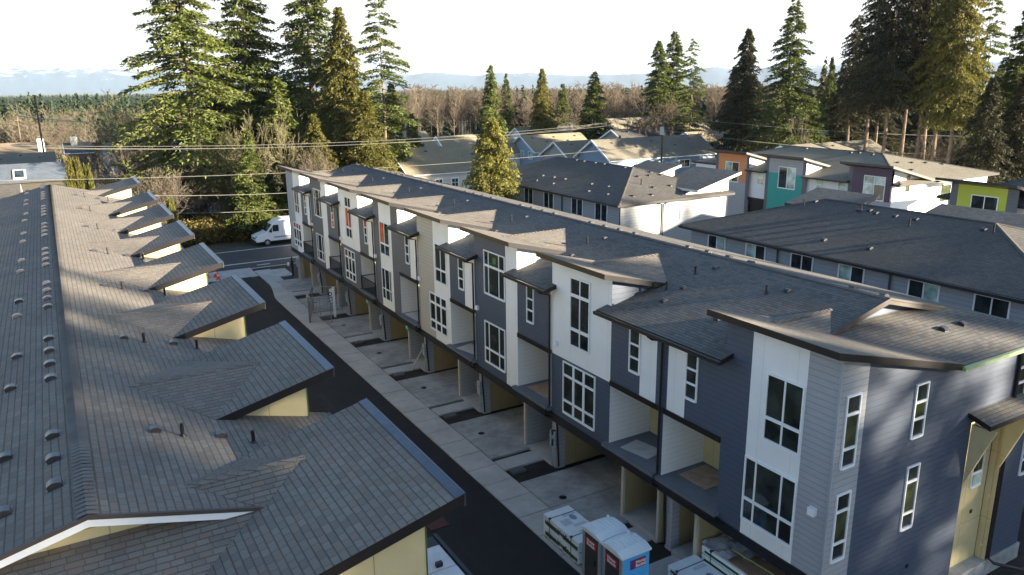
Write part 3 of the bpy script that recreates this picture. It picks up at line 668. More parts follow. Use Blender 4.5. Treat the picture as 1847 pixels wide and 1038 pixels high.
# ================================================================== LEFT ROW
FL = 5.2
lrow = empty('townhouse_row', (0, 10.6, 0), 'nearer townhouse row seen over its grey shingle roof with yellow sheathed bays', 'townhouses')
LT = [(10.58, 15.31), (17.56, 22.07), (24.44, 28.75), (31.15, 35.6), (37.9, 42.3), (44.5, 48.95), (51.02, 55.4), (60.6, 65.0)]
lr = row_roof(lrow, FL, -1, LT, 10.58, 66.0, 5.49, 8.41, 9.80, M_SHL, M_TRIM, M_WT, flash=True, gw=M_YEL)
MY = [M_YEL, M_TAUPE]
for i, (y0, y1) in enumerate(LT):
    a, b = y0+.32, y1-.3; m = MB(); x0 = 4.6; xb = 2.0; zt = lambda x: 9.6-SL*(FL-x)
    m.poly([(x0, a, 0), (x0, b, 0), (x0, b, zt(x0)), (x0, a, zt(x0))], 0)
    lo = 0 if i == 0 else 8.0
    if i == 0: m.poly([(-5.2, a, 0), (x0, a, 0), (x0, a, zt(x0)), (-.3, a, 8.2), (-5.2, a, 8.2)], 0)
    else: m.poly([(xb, a, 8.2), (x0, a, 8.0), (x0, a, zt(x0)), (xb, a, zt(xb))], 0)
    m.poly([(x0, b, 8.0), (xb, b, 8.2), (xb, b, zt(xb)), (x0, b, zt(x0))], 0)
    m.build('tower_wall', MY, lrow)
    c = MB(); c.box(x0-.0, x0+.02, a-.02, a+.02, 0, zt(x0)-.02); c.build('corner_strip', plain('green_tape', (.07, .13, .03)), lrow)
m = MB()
for (a0, a1), (b0, b1) in zip(LT[:-1], LT[1:]): m.poly([(4.55, a1-.3, 0), (4.55, b0+.32, 0), (4.55, b0+.32, 8.35), (4.55, a1-.3, 8.35)])
m.poly([(-5.6, 10.9, 0), (-5.6, 65.6, 0), (-5.6, 65.6, 8.2), (-5.6, 10.9, 8.2)]); m.poly([(4.6, 65.6, 0), (-5.6, 65.6, 0), (-5.6, 65.6, 8.2), (4.6, 65.6, 8.2)]); m.build('bay_wall', M_YEL, lrow)
zw = lambda x: 8.41+SL*(5.49-abs(x+.29))
gy0 = [14.8, 20.8, 28.05, 34.95, 42.2, 49.05, 56.1, 62.2]
for i, y0 in enumerate(gy0):
    for k in range(4 if i else 3): vent(lrow, (-.73, y0+k*(1.17 if i < 7 else .9), zw(-.73)), (-1, 0), SL, 1.0)
for (x, y) in ((-1.59, 21.2), (-1.5, 23.7), (-1.6, 28.2), (-1.58, 30.2), (-1.62, 35.3), (-1.62, 37.6), (-1.64, 42.3), (-1.64, 44.7), (-1.66, 49.1), (-1.62, 51.6), (-1.68, 55.9), (-1.68, 57.9), (-1.7, 61.9), (-1.7, 63.8), (-1.57, 17.0), (-1.53, 14.6)): vent(lrow, (x, y, zw(x)), (-1, 0), SL, 1.0)
for k, y0 in enumerate((16.5, 23.7, 30.7, 37.8, 44.9, 51.9, 58.7)):
    vent(lrow, (1.1, y0+.4, zw(1.1)), (1, 0), SL, .9); pipe(lrow, (1.6, y0+.1, zw(1.6)), .3); vent(lrow, (2.35, y0+.1, zw(2.35)), (1, 0), SL, .9); pipe(lrow, (2.94, y0-.3, zw(2.94)), .3)
# low porch roof of white panels with black joints beside the near bay
m = MB()
for i in range(3):
    for j in range(4): m.box(4.65+i*1.32, 4.65+i*1.32+1.27, 16.9+j*1.2-2.4, 16.9+j*1.2-2.4+1.15, 2.78, 2.86, 0)
m.box(4.62, 8.66, 14.4, 19.9, 2.6, 2.775, 1); m.box(8.66, 8.78, 14.3, 19.9, 2.55, 2.83, 1); m.box(8.0, 8.2, 18.2, 18.32, 2.86, 3.0, 1)
m.build('porch_roof', [plain('white_decking', (.6, .63, .66), .6, .15), M_TRIM], lrow)

# ================================================================== BUILDINGS BEHIND
def hip_roof(root, x0, x1, y0, y1, ze, xr, yr0, yr1, zr, shm, mats=M_TRIM, th=.16):
    m = MB(); A, B, C, D = (x0, y0, ze), (x1, y0, ze), (x1, y1, ze), (x0, y1, ze); E, F_ = (xr, yr0, zr), (xr, yr1, zr)
    m.poly([A, B, E]); m.poly([B, C, F_, E]); m.poly([C, D, F_]); m.poly([D, A, E, F_])
    for a, b in ((A, B), (B, C), (C, D), (D, A)):
        a, b = Vector(a), Vector(b); d = ZV*-th; m.poly([a, a+d, b+d, b], 1)
    m.poly([Vector(p)-ZV*th for p in (D, C, B, A)], 1)
    m.build('roof', [shm, mats], root)
    c = MB()
    for (p, q) in ((E, F_), (A, E), (B, E), (C, F_), (D, F_)):
        p, q = Vector(p), Vector(q); nn = int((q-p).length/.4)
        for k in range(nn):
            a = p.lerp(q, k/nn); b = p.lerp(q, (k+1.02)/nn); s = (b-a).cross(ZV).normalized()*.12
            c.poly([a+ZV*.04, b+ZV*.03, b+s-ZV*.0, a+s]); c.poly([b+ZV*.03, a+ZV*.04, a-s, b-s])
    c.build('hip_cap', M_CAPD, root)
    g = MB(); g.box(x0-.1, x0-.003, y0, y1, ze-.15, ze-.02); g.build('gutter', mats, root)
def tower_back(root, y0, y1, XFr, zs, shm, xv=None):
    """tower on the far (+x) side of a hip-roofed block"""
    m = MB(); t = 2.9; P = [(XFr, y0, zs), (XFr, y1, zs), (XFr-t, y1, zs-SL*t), (XFr-t, y0, zs-SL*t)]; m.slab(P, .18); m.build('shed_roof', [shm, M_TRIM], root)
# B2: the row right behind the centre row
b2 = empty('townhouse_block', (36, 13.5, 0), 'grey townhouse block with a dark hipped roof and sliding windows close behind the centre row', 'townhouses')
hip_roof(b2, 30.9, 42.6, 12.9, 33.6, 8.3, 37.2, 19.4, 28.7, 9.88, M_SHD)
m = MB(); m.box(31.4, 42.1, 13.4, 33.15, 0, 8.2); m.build('wall', M_MG, b2)
for i, (yh, yl) in enumerate(((31.68, 30.46), (28.88, 27.64), (25.9, 24.65), (23.1, 21.82), (19.55, 18.25), (16.7, 15.4))):
    window(b2, (31.4, yh, 6.75), (0, -1, 0), yh-yl, 1.22, (1, 1), (1,), panes=[(0, 1), (1, 0), (0, 0), (1, 0), (0, 1), (0, 0)][i], fw=.06)
for yy in (26.75, 20.45): downspout([(30.86, yy, 8.2), (31.32, yy, 8.0), (31.32, yy, 0)], b2, M_TAUPE, .05)
tower_back(b2, 28.0, 32.3, 41.0, 9.85, M_SH); tower_back(b2, 18.9, 24.3, 41.0, 9.85, M_SH)
m = MB(); m.box(39, 40.6, 28.3, 32.0, 6, 9.2); m.box(39, 40.6, 19.2, 24.0, 6, 9.2); m.build('tower_wall', M_LG, b2)
z2 = lambda x: 8.3+SL*(x-30.9)
for (x, y) in ((36.6, 28.9), (36.32, 25.9), (36.5, 25.4), (36.3, 24.9), (36.3, 23.8), (36.3, 22.7), (36.3, 19.4), (32.42, 24.9), (32.48, 22.4)): vent(b2, (x, y, z2(x)), (-1, 0), SL, 1.0)
for (x, y) in ((35.9, 29.1), (36.2, 25.7), (35.5, 22.5), (36.2, 18.9)): pipe(b2, (x, y, z2(x)), .4)
# B3
b3 = empty('townhouse_block', (38, 42, 0), 'pale grey townhouse block with dark hipped roof whose end wall glows in dappled sunlight', 'townhouses')
hip_roof(b3, 32.5, 43.3, 41.3, 61.5, 8.3, 38.8, 47.7, 58.2, 9.88, M_SHD)
m = MB(); m.box(33.0, 42.9, 41.8, 61.0, 0, 8.2); m.build('wall', M_MG, b3)
for i, (yh, yl) in enumerate(((60.2, 58.9), (57.3, 56.0), (54.3, 53.05), (51.35, 50.05), (47.55, 46.2), (44.6, 43.25))):
    window(b3, (33.0, yh, 6.85), (0, -1, 0), yh-yl, 1.15, (1, 1), (1,), panes=[0, 0])
window(b3, (37.1, 41.8, 6.6), XV, 1.3, 1.42, (1,), (1,), panes=[1]); window(b3, (42.35, 41.8, 7.4), XV, .45, 1.25, (1,), (1,), panes=[1])
downspout([(36.78, 41.3, 8.15), (36.78, 41.72, 7.95), (36.78, 41.72, 0)], b3, M_TAUPE, .05); downspout([(32.95, 41.75, 8.1), (32.95, 41.75, 0)], b3, M_TAUPE, .05); downspout([(32.93, 48.8, 8.1), (32.93, 48.8, 0)], b3, M_TAUPE, .05)
m = MB()
def rpoly(y0, y1, xf, zf, t=5.0): m.slab([(xf, y0, zf), (xf, y1, zf), (xf-t, y1, zf-.25*t), (xf-t, y0, zf-.25*t)], .18)
rpoly(41.0, 45.6, 43.5, 9.85, 4.2); rpoly(47.2, 51.4, 43.3, 9.85, 2.6); m.build('shed_roof', [M_SH, M_CRT], b3)
m = MB()
m.poly([(38.9, 41.802, 8.1), (43.1, 41.802, 8.1), (43.1, 41.802, 9.58), (38.9, 41.802, 8.55)]); m.poly([(40.9, 47.6, 8.2), (43.0, 47.6, 8.2), (43.0, 47.6, 9.55), (40.9, 47.6, 9.0)]); m.poly([(43.1, 41.8, 0), (43.1, 61, 0), (43.1, 61, 8.2), (43.1, 45.2, 8.2), (43.1, 45.2, 9.58), (43.1, 41.8, 9.58)])
m.build('tower_wall', M_MG, b3)
z3 = lambda x: 8.3+SL*(x-32.5)
for (x, y) in ((38.6, 55), (38.6, 53.9), (38.6, 52.3), (38.6, 51.1), (38.5, 48.3), (34.75, 54.3), (33.75, 53.6), (34.8, 52.7), (33.74, 51.2), (34.85, 51.2), (34.8, 47.6), (33.6, 46.3), (34.86, 45.6), (33.66, 44.1)): vent(b3, (x, y, z3(x)), (-1, 0), SL, .9)
for (x, y) in ((37.75, 45.8), (39.5, 46.4), (38.84, 45.8), (39.95, 45.7), (37.4, 43.6), (39.04, 43.6), (34.65, 42.5), (36.26, 42.4)): vent(b3, (x, y, 8.3+SL*(y-41.3)), (0, -1), SL, .9)
pipe(b3, (36.9, 44.37, 9.07), .4)
# B4 coloured block
b4 = empty('townhouse_block', (60, 38, 0), 'townhouse block with orange, teal and purple tower panels under a brown shingle roof', 'townhouses')
hip_roof(b4, 56.5, 70.2, 36.9, 60, 8.35, 63.1, 43.3, 53.0, 9.95, M_SHG)
XB = 56.5; XT = 56.2
M_OR = panelm('orange_panel', (.62, .24, .09)); M_TE = panelm('teal_panel', (.03, .30, .27)); M_PU = panelm('purple_panel', (.085, .05, .085)); M_LIME = panelm('lime_panel', (.42, .48, .05))
m = MB(); m.box(56.55, 69.7, 37.6, 59.5, 0, 8.25); m.poly([(56.6, 37.59, 8.2), (61.9, 37.59, 8.2), (56.6, 37.59, 9.5)]); m.build('wall', M_WSD, b4)
def cp(mb, y0, y1, z0, z1, mi, x): mb.poly([(x, y1, z0), (x, y0, z0), (x, y0, z1), (x, y1, z1)], mi)
for (y0, y1, zsplit, c1, c2) in ((52.4, 56.0, 6.9, M_OR, M_LG), (45.95, 49.7, 8.2, M_LG, M_TE), (36.8+.7, 41.0, 6.9, M_PU, M_LG)):
    m = MB(); cp(m, y0, y1, zsplit, 9.55, 0, XT); cp(m, y0, y1, 3, zsplit, 1, XT)
    cp(m, y1, y1+.35, 3, 9.55, 2, XT); cp(m, y0-.35 if y0 > 40 else y0-.0, y0, 3, 9.55, 2, XT)
    if y0 > 40:
        m.poly([(XT, y0-.35, 8.2), (60.4, y0-.35, 8.2), (60.4, y0-.35, 8.7), (XT, y0-.35, 9.5)], 3)
    m.build('tower_wall', [c1, c2, M_SLATE, M_WSD], b4)
    s = MB(); yy0 = y0-.7 if y0 > 40 else 36.9; s.slab([(55.35, yy0, 9.86), (60.9 if y0 > 40 else 62.2, yy0, 9.8-SL*(5.3 if y0 > 40 else 6.6)), (59.2, y1+.7, 8.9), (55.35, y1+.7, 9.86)], .18); s.build('shed_roof', [M_SHG, M_TAUPE], b4)
for (yh, yl, z0, z1, c, r_, p) in ((55.0, 53.35, 6.92, 8.7, (1, 1), (1, 1.2), [1, 0]), (48.5, 46.7, 6.95, 8.75, (1, 1), (1,), [0, 1]), (39.85, 38.05, 7.0, 8.8, (1, 1), (2, 1), [1, 0, 1, 1]), (51.2, 50.6, 6.95, 7.95, (1,), (1, 1), [0, 1]), (44.7, 44.0, 7.2, 7.95, (1,), (1, 1), [1]), (42.5, 41.85, 7.2, 8.0, (1,), (1, 1), [1])):
    window(b4, (XT if yh not in (51.2, 44.7, 42.5) else XB+.05, yh, z0), (0, -1, 0), yh-yl, z1-z0, c, r_, panes=p)
m = MB(); m.box(XB-.1, XB+.05, 49.9, 52.2, 5.4, 5.6); m.box(XB+.02, XB+.04, 49.9, 52.2, 2.9, 5.4); m.build('balcony_shade_panel', M_TRIM, b4)  # flat black sheet painted in for the shaded recess, below a header trim
window(b4, (58.1, 37.6, 7.6), XV, .6, 1.3, (1,), (1,), panes=[2]); window(b4, (63.0, 37.6, 6.4), XV, 1.4, 1.4, (1,), (1,), panes=[2])
m = MB(); m.slab([(61.9, 36.7, 8.05), (65.0, 36.7, 8.05), (65.0, 37.55, 8.3), (61.9, 37.55, 8.3)], .12); m.build('entry_canopy', [M_SHG, M_CRT], b4)
for (x, y) in ((62.6, 51), (62.5, 46), (62.6, 45.2), (62.5, 43.8)): vent(b4, (x, y, 8.35+.225*(x-56)), (-1, 0), .225, 1.0)
for (x, y) in ((62, 41), (63.5, 40.7), (65, 40.4), (66.5, 39.8), (61.4, 39.3)): vent(b4, (x, y, 8.35+SL*(y-36.9)), (0, -1), SL, 1.0)
m = MB()
for (ya, yb) in ((49.9, 52.2), (41.2, 45.7)): m.slab([(55.75, ya, 8.2), (55.75, yb, 8.2), (56.52, yb, 8.36), (56.52, ya, 8.36)][::-1], .14)
m.build('low_eave', [M_SHG, M_TRIM], b4)
# B5 lime block at the right edge
b5 = empty('townhouse_block', (54, 27, 0), 'townhouse block with a lime green tower panel at the right edge', 'townhouses')
hip_roof(b5, 52.95, 66, 8, 31.8, 8.4, 59, 15, 26.0, 10.4, M_SHD)
m = MB(); m.box(53.3, 65.5, 8.5, 31.2, 0, 8.3); m.build('wall', M_WSD, b5)
m = MB(); cp(m, 26.9, 30.1, 5.6, 9.6, 0, 52.5); cp(m, 30.1, 30.6, 3, 9.6, 1, 52.5); cp(m, 26.2, 26.9, 3, 9.6, 1, 52.5); cp(m, 26.9, 30.1, 3, 5.6, 1, 52.5); m.build('tower_wall', [M_LIME, M_SLATE], b5)
s = MB(); s.slab([(51.5, 25.9, 9.85), (56.5, 25.9, 8.7), (56.5, 31.2, 8.7), (51.5, 31.2, 9.85)], .18); s.build('shed_roof', [M_SHD, M_TRIM], b5)
window(b5, (52.5, 29.1, 7.1), (0, -1, 0), 1.65, 1.7, (1, 1), (1, 1), panes=[0, 1, 0, 0])

# ------------------------------------------------------------------ gable houses
def gable_house(name, label, x0, x1, y0, y1, ze, zr, axis, wall, roofm, wins=(), trim=M_WT, chim=None, vents=0, base=-0.2, group=None, vaxis=-1, dorm=None, cat='house'):
    h = empty(name, ((x0+x1)/2, (y0+y1)/2, 0), label, cat, group); ov = .4; m = MB()
    sl = (zr-ze)/((y1-y0)/2 if axis == 'x' else (x1-x0)/2)
    w = MB()
    if axis == 'x':
        ym = (y0+y1)/2
        for x, f in ((x0, 1), (x1, 0)):
            p = [(x, y1, base), (x, y0, base), (x, y0, ze), (x, ym, zr), (x, y1, ze)]; w.poly(p if f else p[::-1])
        w.poly([(x0, y0, base), (x1, y0, base), (x1, y0, ze), (x0, y0, ze)]); w.poly([(x1, y1, base), (x0, y1, base), (x0, y1, ze), (x1, y1, ze)])
        A = [(x0-ov, y0-ov, ze-sl*ov), (x1+ov, y0-ov, ze-sl*ov), (x1+ov, ym, zr), (x0-ov, ym, zr)]; B = [(x0-ov, ym, zr), (x1+ov, ym, zr), (x1+ov, y1+ov, ze-sl*ov), (x0-ov, y1+ov, ze-sl*ov)]
    else:
        xm = (x0+x1)/2
        for y, f in ((y0, 1), (y1, 0)):
            p = [(x0, y, base), (x1, y, base), (x1, y, ze), (xm, y, zr), (x0, y, ze)]; w.poly(p if f else p[::-1])
        w.poly([(x0, y1, base), (x0, y0, base), (x0, y0, ze), (x0, y1, ze)]); w.poly([(x1, y0, base), (x1, y1, base), (x1, y1, ze), (x1, y0, ze)])
        A = [(x0-ov, y0-ov, ze-sl*ov), (xm, y0-ov, zr), (xm, y1+ov, zr), (x0-ov, y1+ov, ze-sl*ov)]; B = [(xm, y0-ov, zr), (x1+ov, y0-ov, ze-sl*ov), (x1+ov, y1+ov, ze-sl*ov), (xm, y1+ov, zr)]
    w.build('wall', wall, h)
    up = ZV*.1
    for P in (A, B): m.slab([Vector(p)+up for p in P], .12)
    m.build('roof', [roofm, trim], h)
    t = MB()
    ends = ((A[0], A[3]), (B[3], B[0])) if axis == 'x' else ((A[0], A[1]), (B[1], B[0]))
    for a, b in ends:
        a, b = Vector(a)+up*1.15, Vector(b)+up*1.15
        off = Vector((-.03, 0, 0)) if axis == 'x' else Vector((0, -.03, 0))
        t.beam(a+off, b+off, .07, .26)
    t.build('barge_board', trim, h)
    for (face, u, z, ww, hh, p) in wins:
        if face == 'x': window(h, (x0, u, z), (0, -1, 0), ww, hh, (1, 1) if ww > .9 else (1,), (1, 1) if hh > 1 else (1,), panes=p, fw=.1, frame=M_WT)
        else: window(h, (u, y0, z), XV, ww, hh, (1, 1) if ww > .9 else (1,), (1, 1) if hh > 1 else (1,), panes=p, fw=.1, frame=M_WT)
    if chim:
        cx_, cy_, hh = chim; MB().box(cx_-.45, cx_+.45, cy_-.45, cy_+.45, ze-1, zr+hh).build('chimney', M_CREAM if hh > .9 else M_WT, h, bevel=.03)
    for k in range(vents):
        f = (k+.7)/(vents+.4)
        if axis == 'x': yy = (y0+y1)/2-.9-(k % 2)*1.1; vent(h, (x0+(x1-x0)*f, yy, zr-sl*((y0+y1)/2-yy)+.1), (0, -1), sl, 1.1)
        else: xx = (x0+x1)/2-.9; vent(h, (xx, y0+(y1-y0)*f, zr-sl*.9+.1), (-1, 0), sl, 1.1)
    return h
GH = gable_house
GH('house', 'pale blue gabled house with tan roof behind the golden cedar, two windows in its gable', 68, 79.5, 108.5, 117, 5.25, 7.55, 'x', M_BLU, M_SHT, (('x', 113.0, 4.0, .8, 1.1, [1]), ('x', 110.6, 4.0, 1.1, 1.1, [1, 1])), vents=5)
GH('house', 'grey gabled house between the pale blue house and the steel blue gable', 66, 77, 95.8, 103.4, 5.3, 7.4, 'x', M_MG, M_SHG, (('x', 101, 3.6, 1.2, 1.0, [1, 1]),), vents=3)
GH('house', 'long house with steel blue gable and dark roof nearest beyond the hipped block', 66.5, 86, 86.6, 94.6, 5.75, 8.15, 'x', M_DBLUE, M_SHG, (('y', 70.5, 3.9, .7, 1.0, [0]), ('y', 75.0, 3.9, .7, 1.0, [0]), ('y', 79, 4.0, 2.0, .95, [0])), vents=5)
h6 = GH('house', 'grey two storey house with white gable brackets and a garage right of the pole', 92, 106, 94.8, 103.8, 5.6, 7.75, 'x', M_MG, M_SHT, (('x', 98.7, 4.1, 1.9, 1.3, [0, 0]),), vents=4)
m = MB(); m.box(90.4, 92.2, 99.0, 102.2, -.2, 5.5); m.build('front_bay', M_SLATE, h6)
m = MB(); zz = 5.5
for s in (-1, 1): m.slab([(90.0, 100.6, 7.0), (93.5, 100.6, 7.0), (93.5, 100.6+s*2.1, 5.5), (90.0, 100.6+s*2.1, 5.5)][::s], .1)
m.build('bay_roof', [M_SHT, M_WT], h6)
m = MB(); m.box(91.9, 92.0, 95.8, 98.8, -.1, 2.4); m.build('garage_door', M_WT, h6)
m = MB(); m.box(91.55, 91.95, 94.9, 99.0, 2.6, 2.85); m.box(91.55, 91.7, 98.7, 100.0, 6.6, 6.72); m.beam((91.58, 99.3, 6.2), (91.58, 99.3, 7.5), .1, .1); m.build('gable_bracket', M_WT, h6)
window(h6, (90.4, 101.5, 3.6), (0, -1, 0), 1.3, 1.3, (1, 1), (1,), panes=[1, 1], fw=.1)
GH('house', 'tan roofed house with white lit wall and two small windows left of the golden cedar', *(lambda a, b: (a.x, b.x+6))(aty(738, 305, 88), aty(850, 305, 88)), 88, 98.5, 5.6, 8.2, 'x', M_CREAM, M_SHT, (), vents=2)
hh = bpy.data.objects[-1] if False else None
for (px_) in (757, 786, 815):
    p_ = aty(px_, 322, 88)
    window([o for o in bpy.data.objects if o.get('label', '').startswith('tan roofed house with white lit')][0], (p_.x, 88, 3.75), XV, .85, .95, (1, 1), (1, 1), fw=.14)
GH('house', 'small white gabled house just right of the tall dark cedars', 46, 52.5, 112, 124, 6.0, 8.6, 'x', M_WSD, M_SHT, (('y', 50, 4.2, .9, 1.3, [0, 0]),), vents=0)
GH('house', 'left of a pair of pale blue gables beyond the tan roofed house', 57, 66, 118, 126, 4.9, 7.4, 'x', M_BLU, M_SHT, vents=2)
GH('house', 'right of a pair of pale gables beyond the tan roofed house', 61.5, 72, 113.5, 117.9, 4.9, 7.0, 'x', M_WSD, M_SHT, vents=2)
GH('house', 'far house with dark roof and a tan gable behind the pale blue house', 92, 110, 128, 138, 5.6, 8.0, 'x', M_MG, M_SHT, vents=3)
GH('house', 'far house with the dark grey roof left of the utility pole', 84, 99, 104.8, 113.2, 5.9, 8.05, 'x', M_MG, M_SHD, vents=4)
GH('house', 'far house with a tan roof just behind the utility pole', 100, 117, 118, 126.5, 5.4, 7.7, 'x', M_MG, M_SHT, vents=3)
GH('house', 'house with olive roof and white dormer gables behind the orange tower', 76, 92, 60.5, 70.2, 6.3, 8.5, 'x', M_MG, M_SHG, vents=5)
GH('house', 'tan roofed house behind the white garage of the bracketed house', 108, 124, 99, 108.5, 5.9, 7.9, 'x', M_MG, M_SHT, vents=3)
GH('house', 'low white house glimpsed behind the trunks of the tall cedars', 118, 128, 78, 86, 3.2, 5.0, 'x', M_WSD, M_SHD)
GH('house', 'grey roofed house seen between the two sunlit trunks at the right', 150, 170, 62, 74, 4.5, 8.5, 'x', M_MG, M_SHD)
GH('house', 'pale grey house with tan roof and lit side wall just left of the orange tower', 98, 112, 82, 90.5, 5.6, 7.7, 'x', M_LG, M_SHT, vents=3)
GH('house', 'far tan roofed house beyond the bracketed house, nearest to the brown wood', 124, 140, 114, 122.5, 5.8, 8.0, 'x', M_MG, M_SHT, vents=3)
GH('house', 'far house with grey brown roof behind the two pale gables', 78, 93, 127, 135.5, 5.2, 7.6, 'x', M_WSD, M_SHG, vents=3)
GH('house', 'far grey house with cream walls at the edge of the brown wood', 106, 122, 138, 147, 5.6, 7.9, 'x', M_CREAM, M_SHG, vents=3)
# left distance
def gx(px, Y): return aty(px, 300, Y).x
GH('house', 'house with slate blue roof and a white framed skylight at the left edge', gx(-70, 100), gx(110, 100), 100, 109, 6.45, 7.9, 'x', siding('dark_brown_siding', (.05, .045, .035)), shingle('blue_slate_roof', (.09, .11, .14), (.12, .145, .18), (.15, .18, .215), (.11, .13, .16)), trim=M_TAUPE)
sk = [o for o in bpy.data.objects if o.get('label', '').startswith('house with slate blue')][0]
px_ = gx(32, 101); m = MB(); m.slab([(px_-.6, 100.4, 6.78), (px_+.6, 100.4, 6.78), (px_+.6, 102.6, 7.5), (px_-.6, 102.6, 7.5)], .2, 0, 0); m.build('skylight', M_WT, sk)
m = MB(); m.slab([(px_-.45, 100.6, 6.86), (px_+.45, 100.6, 6.86), (px_+.45, 102.4, 7.45), (px_-.45, 102.4, 7.45)], .05, 0, 0); m.build('skylight_glass', M_GL, sk)
GH('house', 'house with grey green roof just behind the slate blue roof', gx(-60, 122), gx(98, 122), 122, 131, 6.3, 7.5, 'x', M_CREAM, M_SHG, vents=4)
GH('house', 'house with orange tan roof and a tall white chimney at the far left', gx(-60, 138), gx(74, 138), 140, 151, 6.5, 7.8, 'x', M_CREAM, shingle('orange_roof', (.26, .18, .11), (.31, .22, .14), (.35, .25, .16), (.3, .2, .12)), chim=(gx(80, 141), 141, .8))
GH('house', 'brown house with a dark roof and white chimney behind the clipped hedges', gx(126, 130), gx(168, 130), 129, 138, 7.1, 8.2, 'x', siding('brown_siding', (.3, .19, .12)), M_SHD, chim=(gx(140, 132), 132.5, 1.0))
GH('house', 'white gabled house half hidden by bare branches left of the firs', gx(190, 128), gx(240, 128), 122, 134, 7.0, 8.6, 'y', M_WSD, M_SHG, (('y', gx(205, 122), 3, 1.2, 1.2, [0, 0]),))
GH('house', 'pale house glimpsed through the trunks of the left firs', gx(285, 128), gx(365, 128), 124, 134, 6.4, 8.2, 'y', M_CREAM, M_SHG)
GH('house', 'low roofed house at the left edge beside the near ridge', gx(-120, 84), gx(18, 84), 86, 91, 6.4, 7.3, 'x', M_MG, M_SHD)

# ================================================================== VEGETATION
def fast_mesh(name, verts, tris, mat, parent=None, k=3):
    me = bpy.data.meshes.new(name); nv, nf = len(verts), len(tris)
    me.vertices.add(nv); me.vertices.foreach_set('co', np.asarray(verts, dtype=np.float32).ravel())
    me.loops.add(nf*k); me.loops.foreach_set('vertex_index', np.asarray(tris, dtype=np.int32).ravel())
    me.polygons.add(nf); me.polygons.foreach_set('loop_start', np.arange(0, nf*k, k, dtype=np.int32)); me.polygons.foreach_set('loop_total', np.full(nf, k, dtype=np.int32))
    me.materials.append(mat); me.update(calc_edges=True)
    o = bpy.data.objects.new(name, me); COL.objects.link(o)
    if parent: o.parent = parent
    return o
rng = np.random.default_rng(11)
def norm(a): return a/np.maximum(np.linalg.norm(a, axis=-1, keepdims=True), 1e-9)
def leaves(P, D, size, droop=0.3, wid=0.42, spread=.8, r=None):
    """leaf-sized triangles at P pointing mostly along D"""
    r = r or rng; n = len(P); d = norm(D+r.normal(0, spread, (n, 3))+np.array([0, 0, -droop])); s = norm(np.cross(d, r.normal(0, 1, (n, 3))))
    L_ = size*r.uniform(.6, 1.4, (n, 1)); w = L_*wid
    v = np.empty((n, 3, 3)); v[:, 0] = P-s*w*.5; v[:, 1] = P+s*w*.5; v[:, 2] = P+d*L_
    return v.reshape(-1, 3)
def conifer(h, rad, base, nb, droop, size, r, top_thin=1.0, density=26, gaps=.12, up=.15, shape=.85, lowtaper=.12):
    """returns leaf verts, branch segments"""
    V = []; B = []
    for i in range(nb):
        f = (i+r.uniform(0, 1))/nb; z = base+(h-base)*f
        if r.uniform() < gaps: continue
        prof = (1-f)**shape*min(1, (f+lowtaper)/(lowtaper+.1)) if lowtaper else (1-f)**shape
        L_ = rad*prof*r.uniform(.55, 1.18)+.25*top_thin
        az = r.uniform(0, 2*math.pi); dh = np.array([math.cos(az), math.sin(az), 0])
        n = int(density*2.3*(L_/rad)**1.15*1.6)+12
        t = r.uniform(.08, 1, n)**.75
        a = up*(1-.2*f)
        pz = z+L_*(a*t-droop*t**2)
        side = np.array([-dh[1], dh[0], 0])
        wob = r.normal(0, 1, n)*L_*.16*(1-.5*t)*(.4+t)
        P = np.outer(t*L_, dh)+np.outer(wob, side); P[:, 2] = pz+r.normal(0, .1, n)-np.abs(wob)*.25
        D = np.tile(dh, (n, 1))*.7+np.outer(np.sign(wob)*.6, side); D[:, 2] -= droop*t
        V.append(leaves(P, D, size*.6, droop, r=r, spread=.55, wid=.5))
        if L_ > rad*.25:
            B.append((np.array([0, 0, z]), dh*L_*.5+np.array([0, 0, z+L_*(a*.5-droop*.25)]), dh*L_*.92+np.array([0, 0, z+L_*(a*.92-droop*.85)]), .012*L_+.012))
    V = np.concatenate(V); return V, B
def trunk_mesh(h, r0, branches, mat, name, parent, lean=0):
    m = MB(); n = 9
    m.tube([(math.sin(i*1.7)*.012*h*(i/n), math.cos(i*2.3)*.01*h*(i/n)*0, h*.985*i/n) for i in range(n+1)], [r0*(1.25 if i == 0 else (1-i/n*.97)) for i in range(n+1)], 8, caps=False)
    for a, b, c_, r_ in branches: m.tube([Vector(a), Vector(b), Vector(c_)], [r_*1.3, r_, r_*.4], 3, caps=False)
    return m.build(name, mat, parent, smooth=True)
PROTO = {}
def make_proto(key, h, rad, base, nb, droop, size, leafmat, seed, r0=.4, **k):
    r = np.random.default_rng(seed); V, B = conifer(h, rad, base, nb, droop, size, r, **k)
    rad = float(np.percentile(np.hypot(V[:, 0], V[:, 1]), 96))
    o = fast_mesh('crown', V, np.arange(len(V)).reshape(-1, 3), leafmat); t = trunk_mesh(h, r0, B, M_BARK, 'trunk', None)
    PROTO[key] = (h, rad, o.data, t.data); bpy.data.objects.remove(o); bpy.data.objects.remove(t)
make_proto('fir', 34, 6.0, 5, 360, .36, .55, M_FIR, 1, r0=.42, density=66, gaps=.2, up=.12)
make_proto('fir2', 34, 5.6, 7, 400, .28, .6, M_FIR, 2, r0=.4, density=62, gaps=.2, up=.2, shape=.7)
make_proto('firthin', 34, 4.4, 9, 120, .3, .55, M_FIR, 3, r0=.27, density=52, gaps=.12, up=.1, shape=.6)
make_proto('cedar', 26, 5.2, 1.2, 420, .62, .55, M_CED, 4, r0=.45, density=50, gaps=.03, up=.12, shape=.9, lowtaper=.05)
make_proto('cedar2', 26, 5.0, 1.2, 420, .58, .55, M_DKF, 5, r0=.45, density=50, gaps=.03, up=.12, shape=.8, lowtaper=.05)
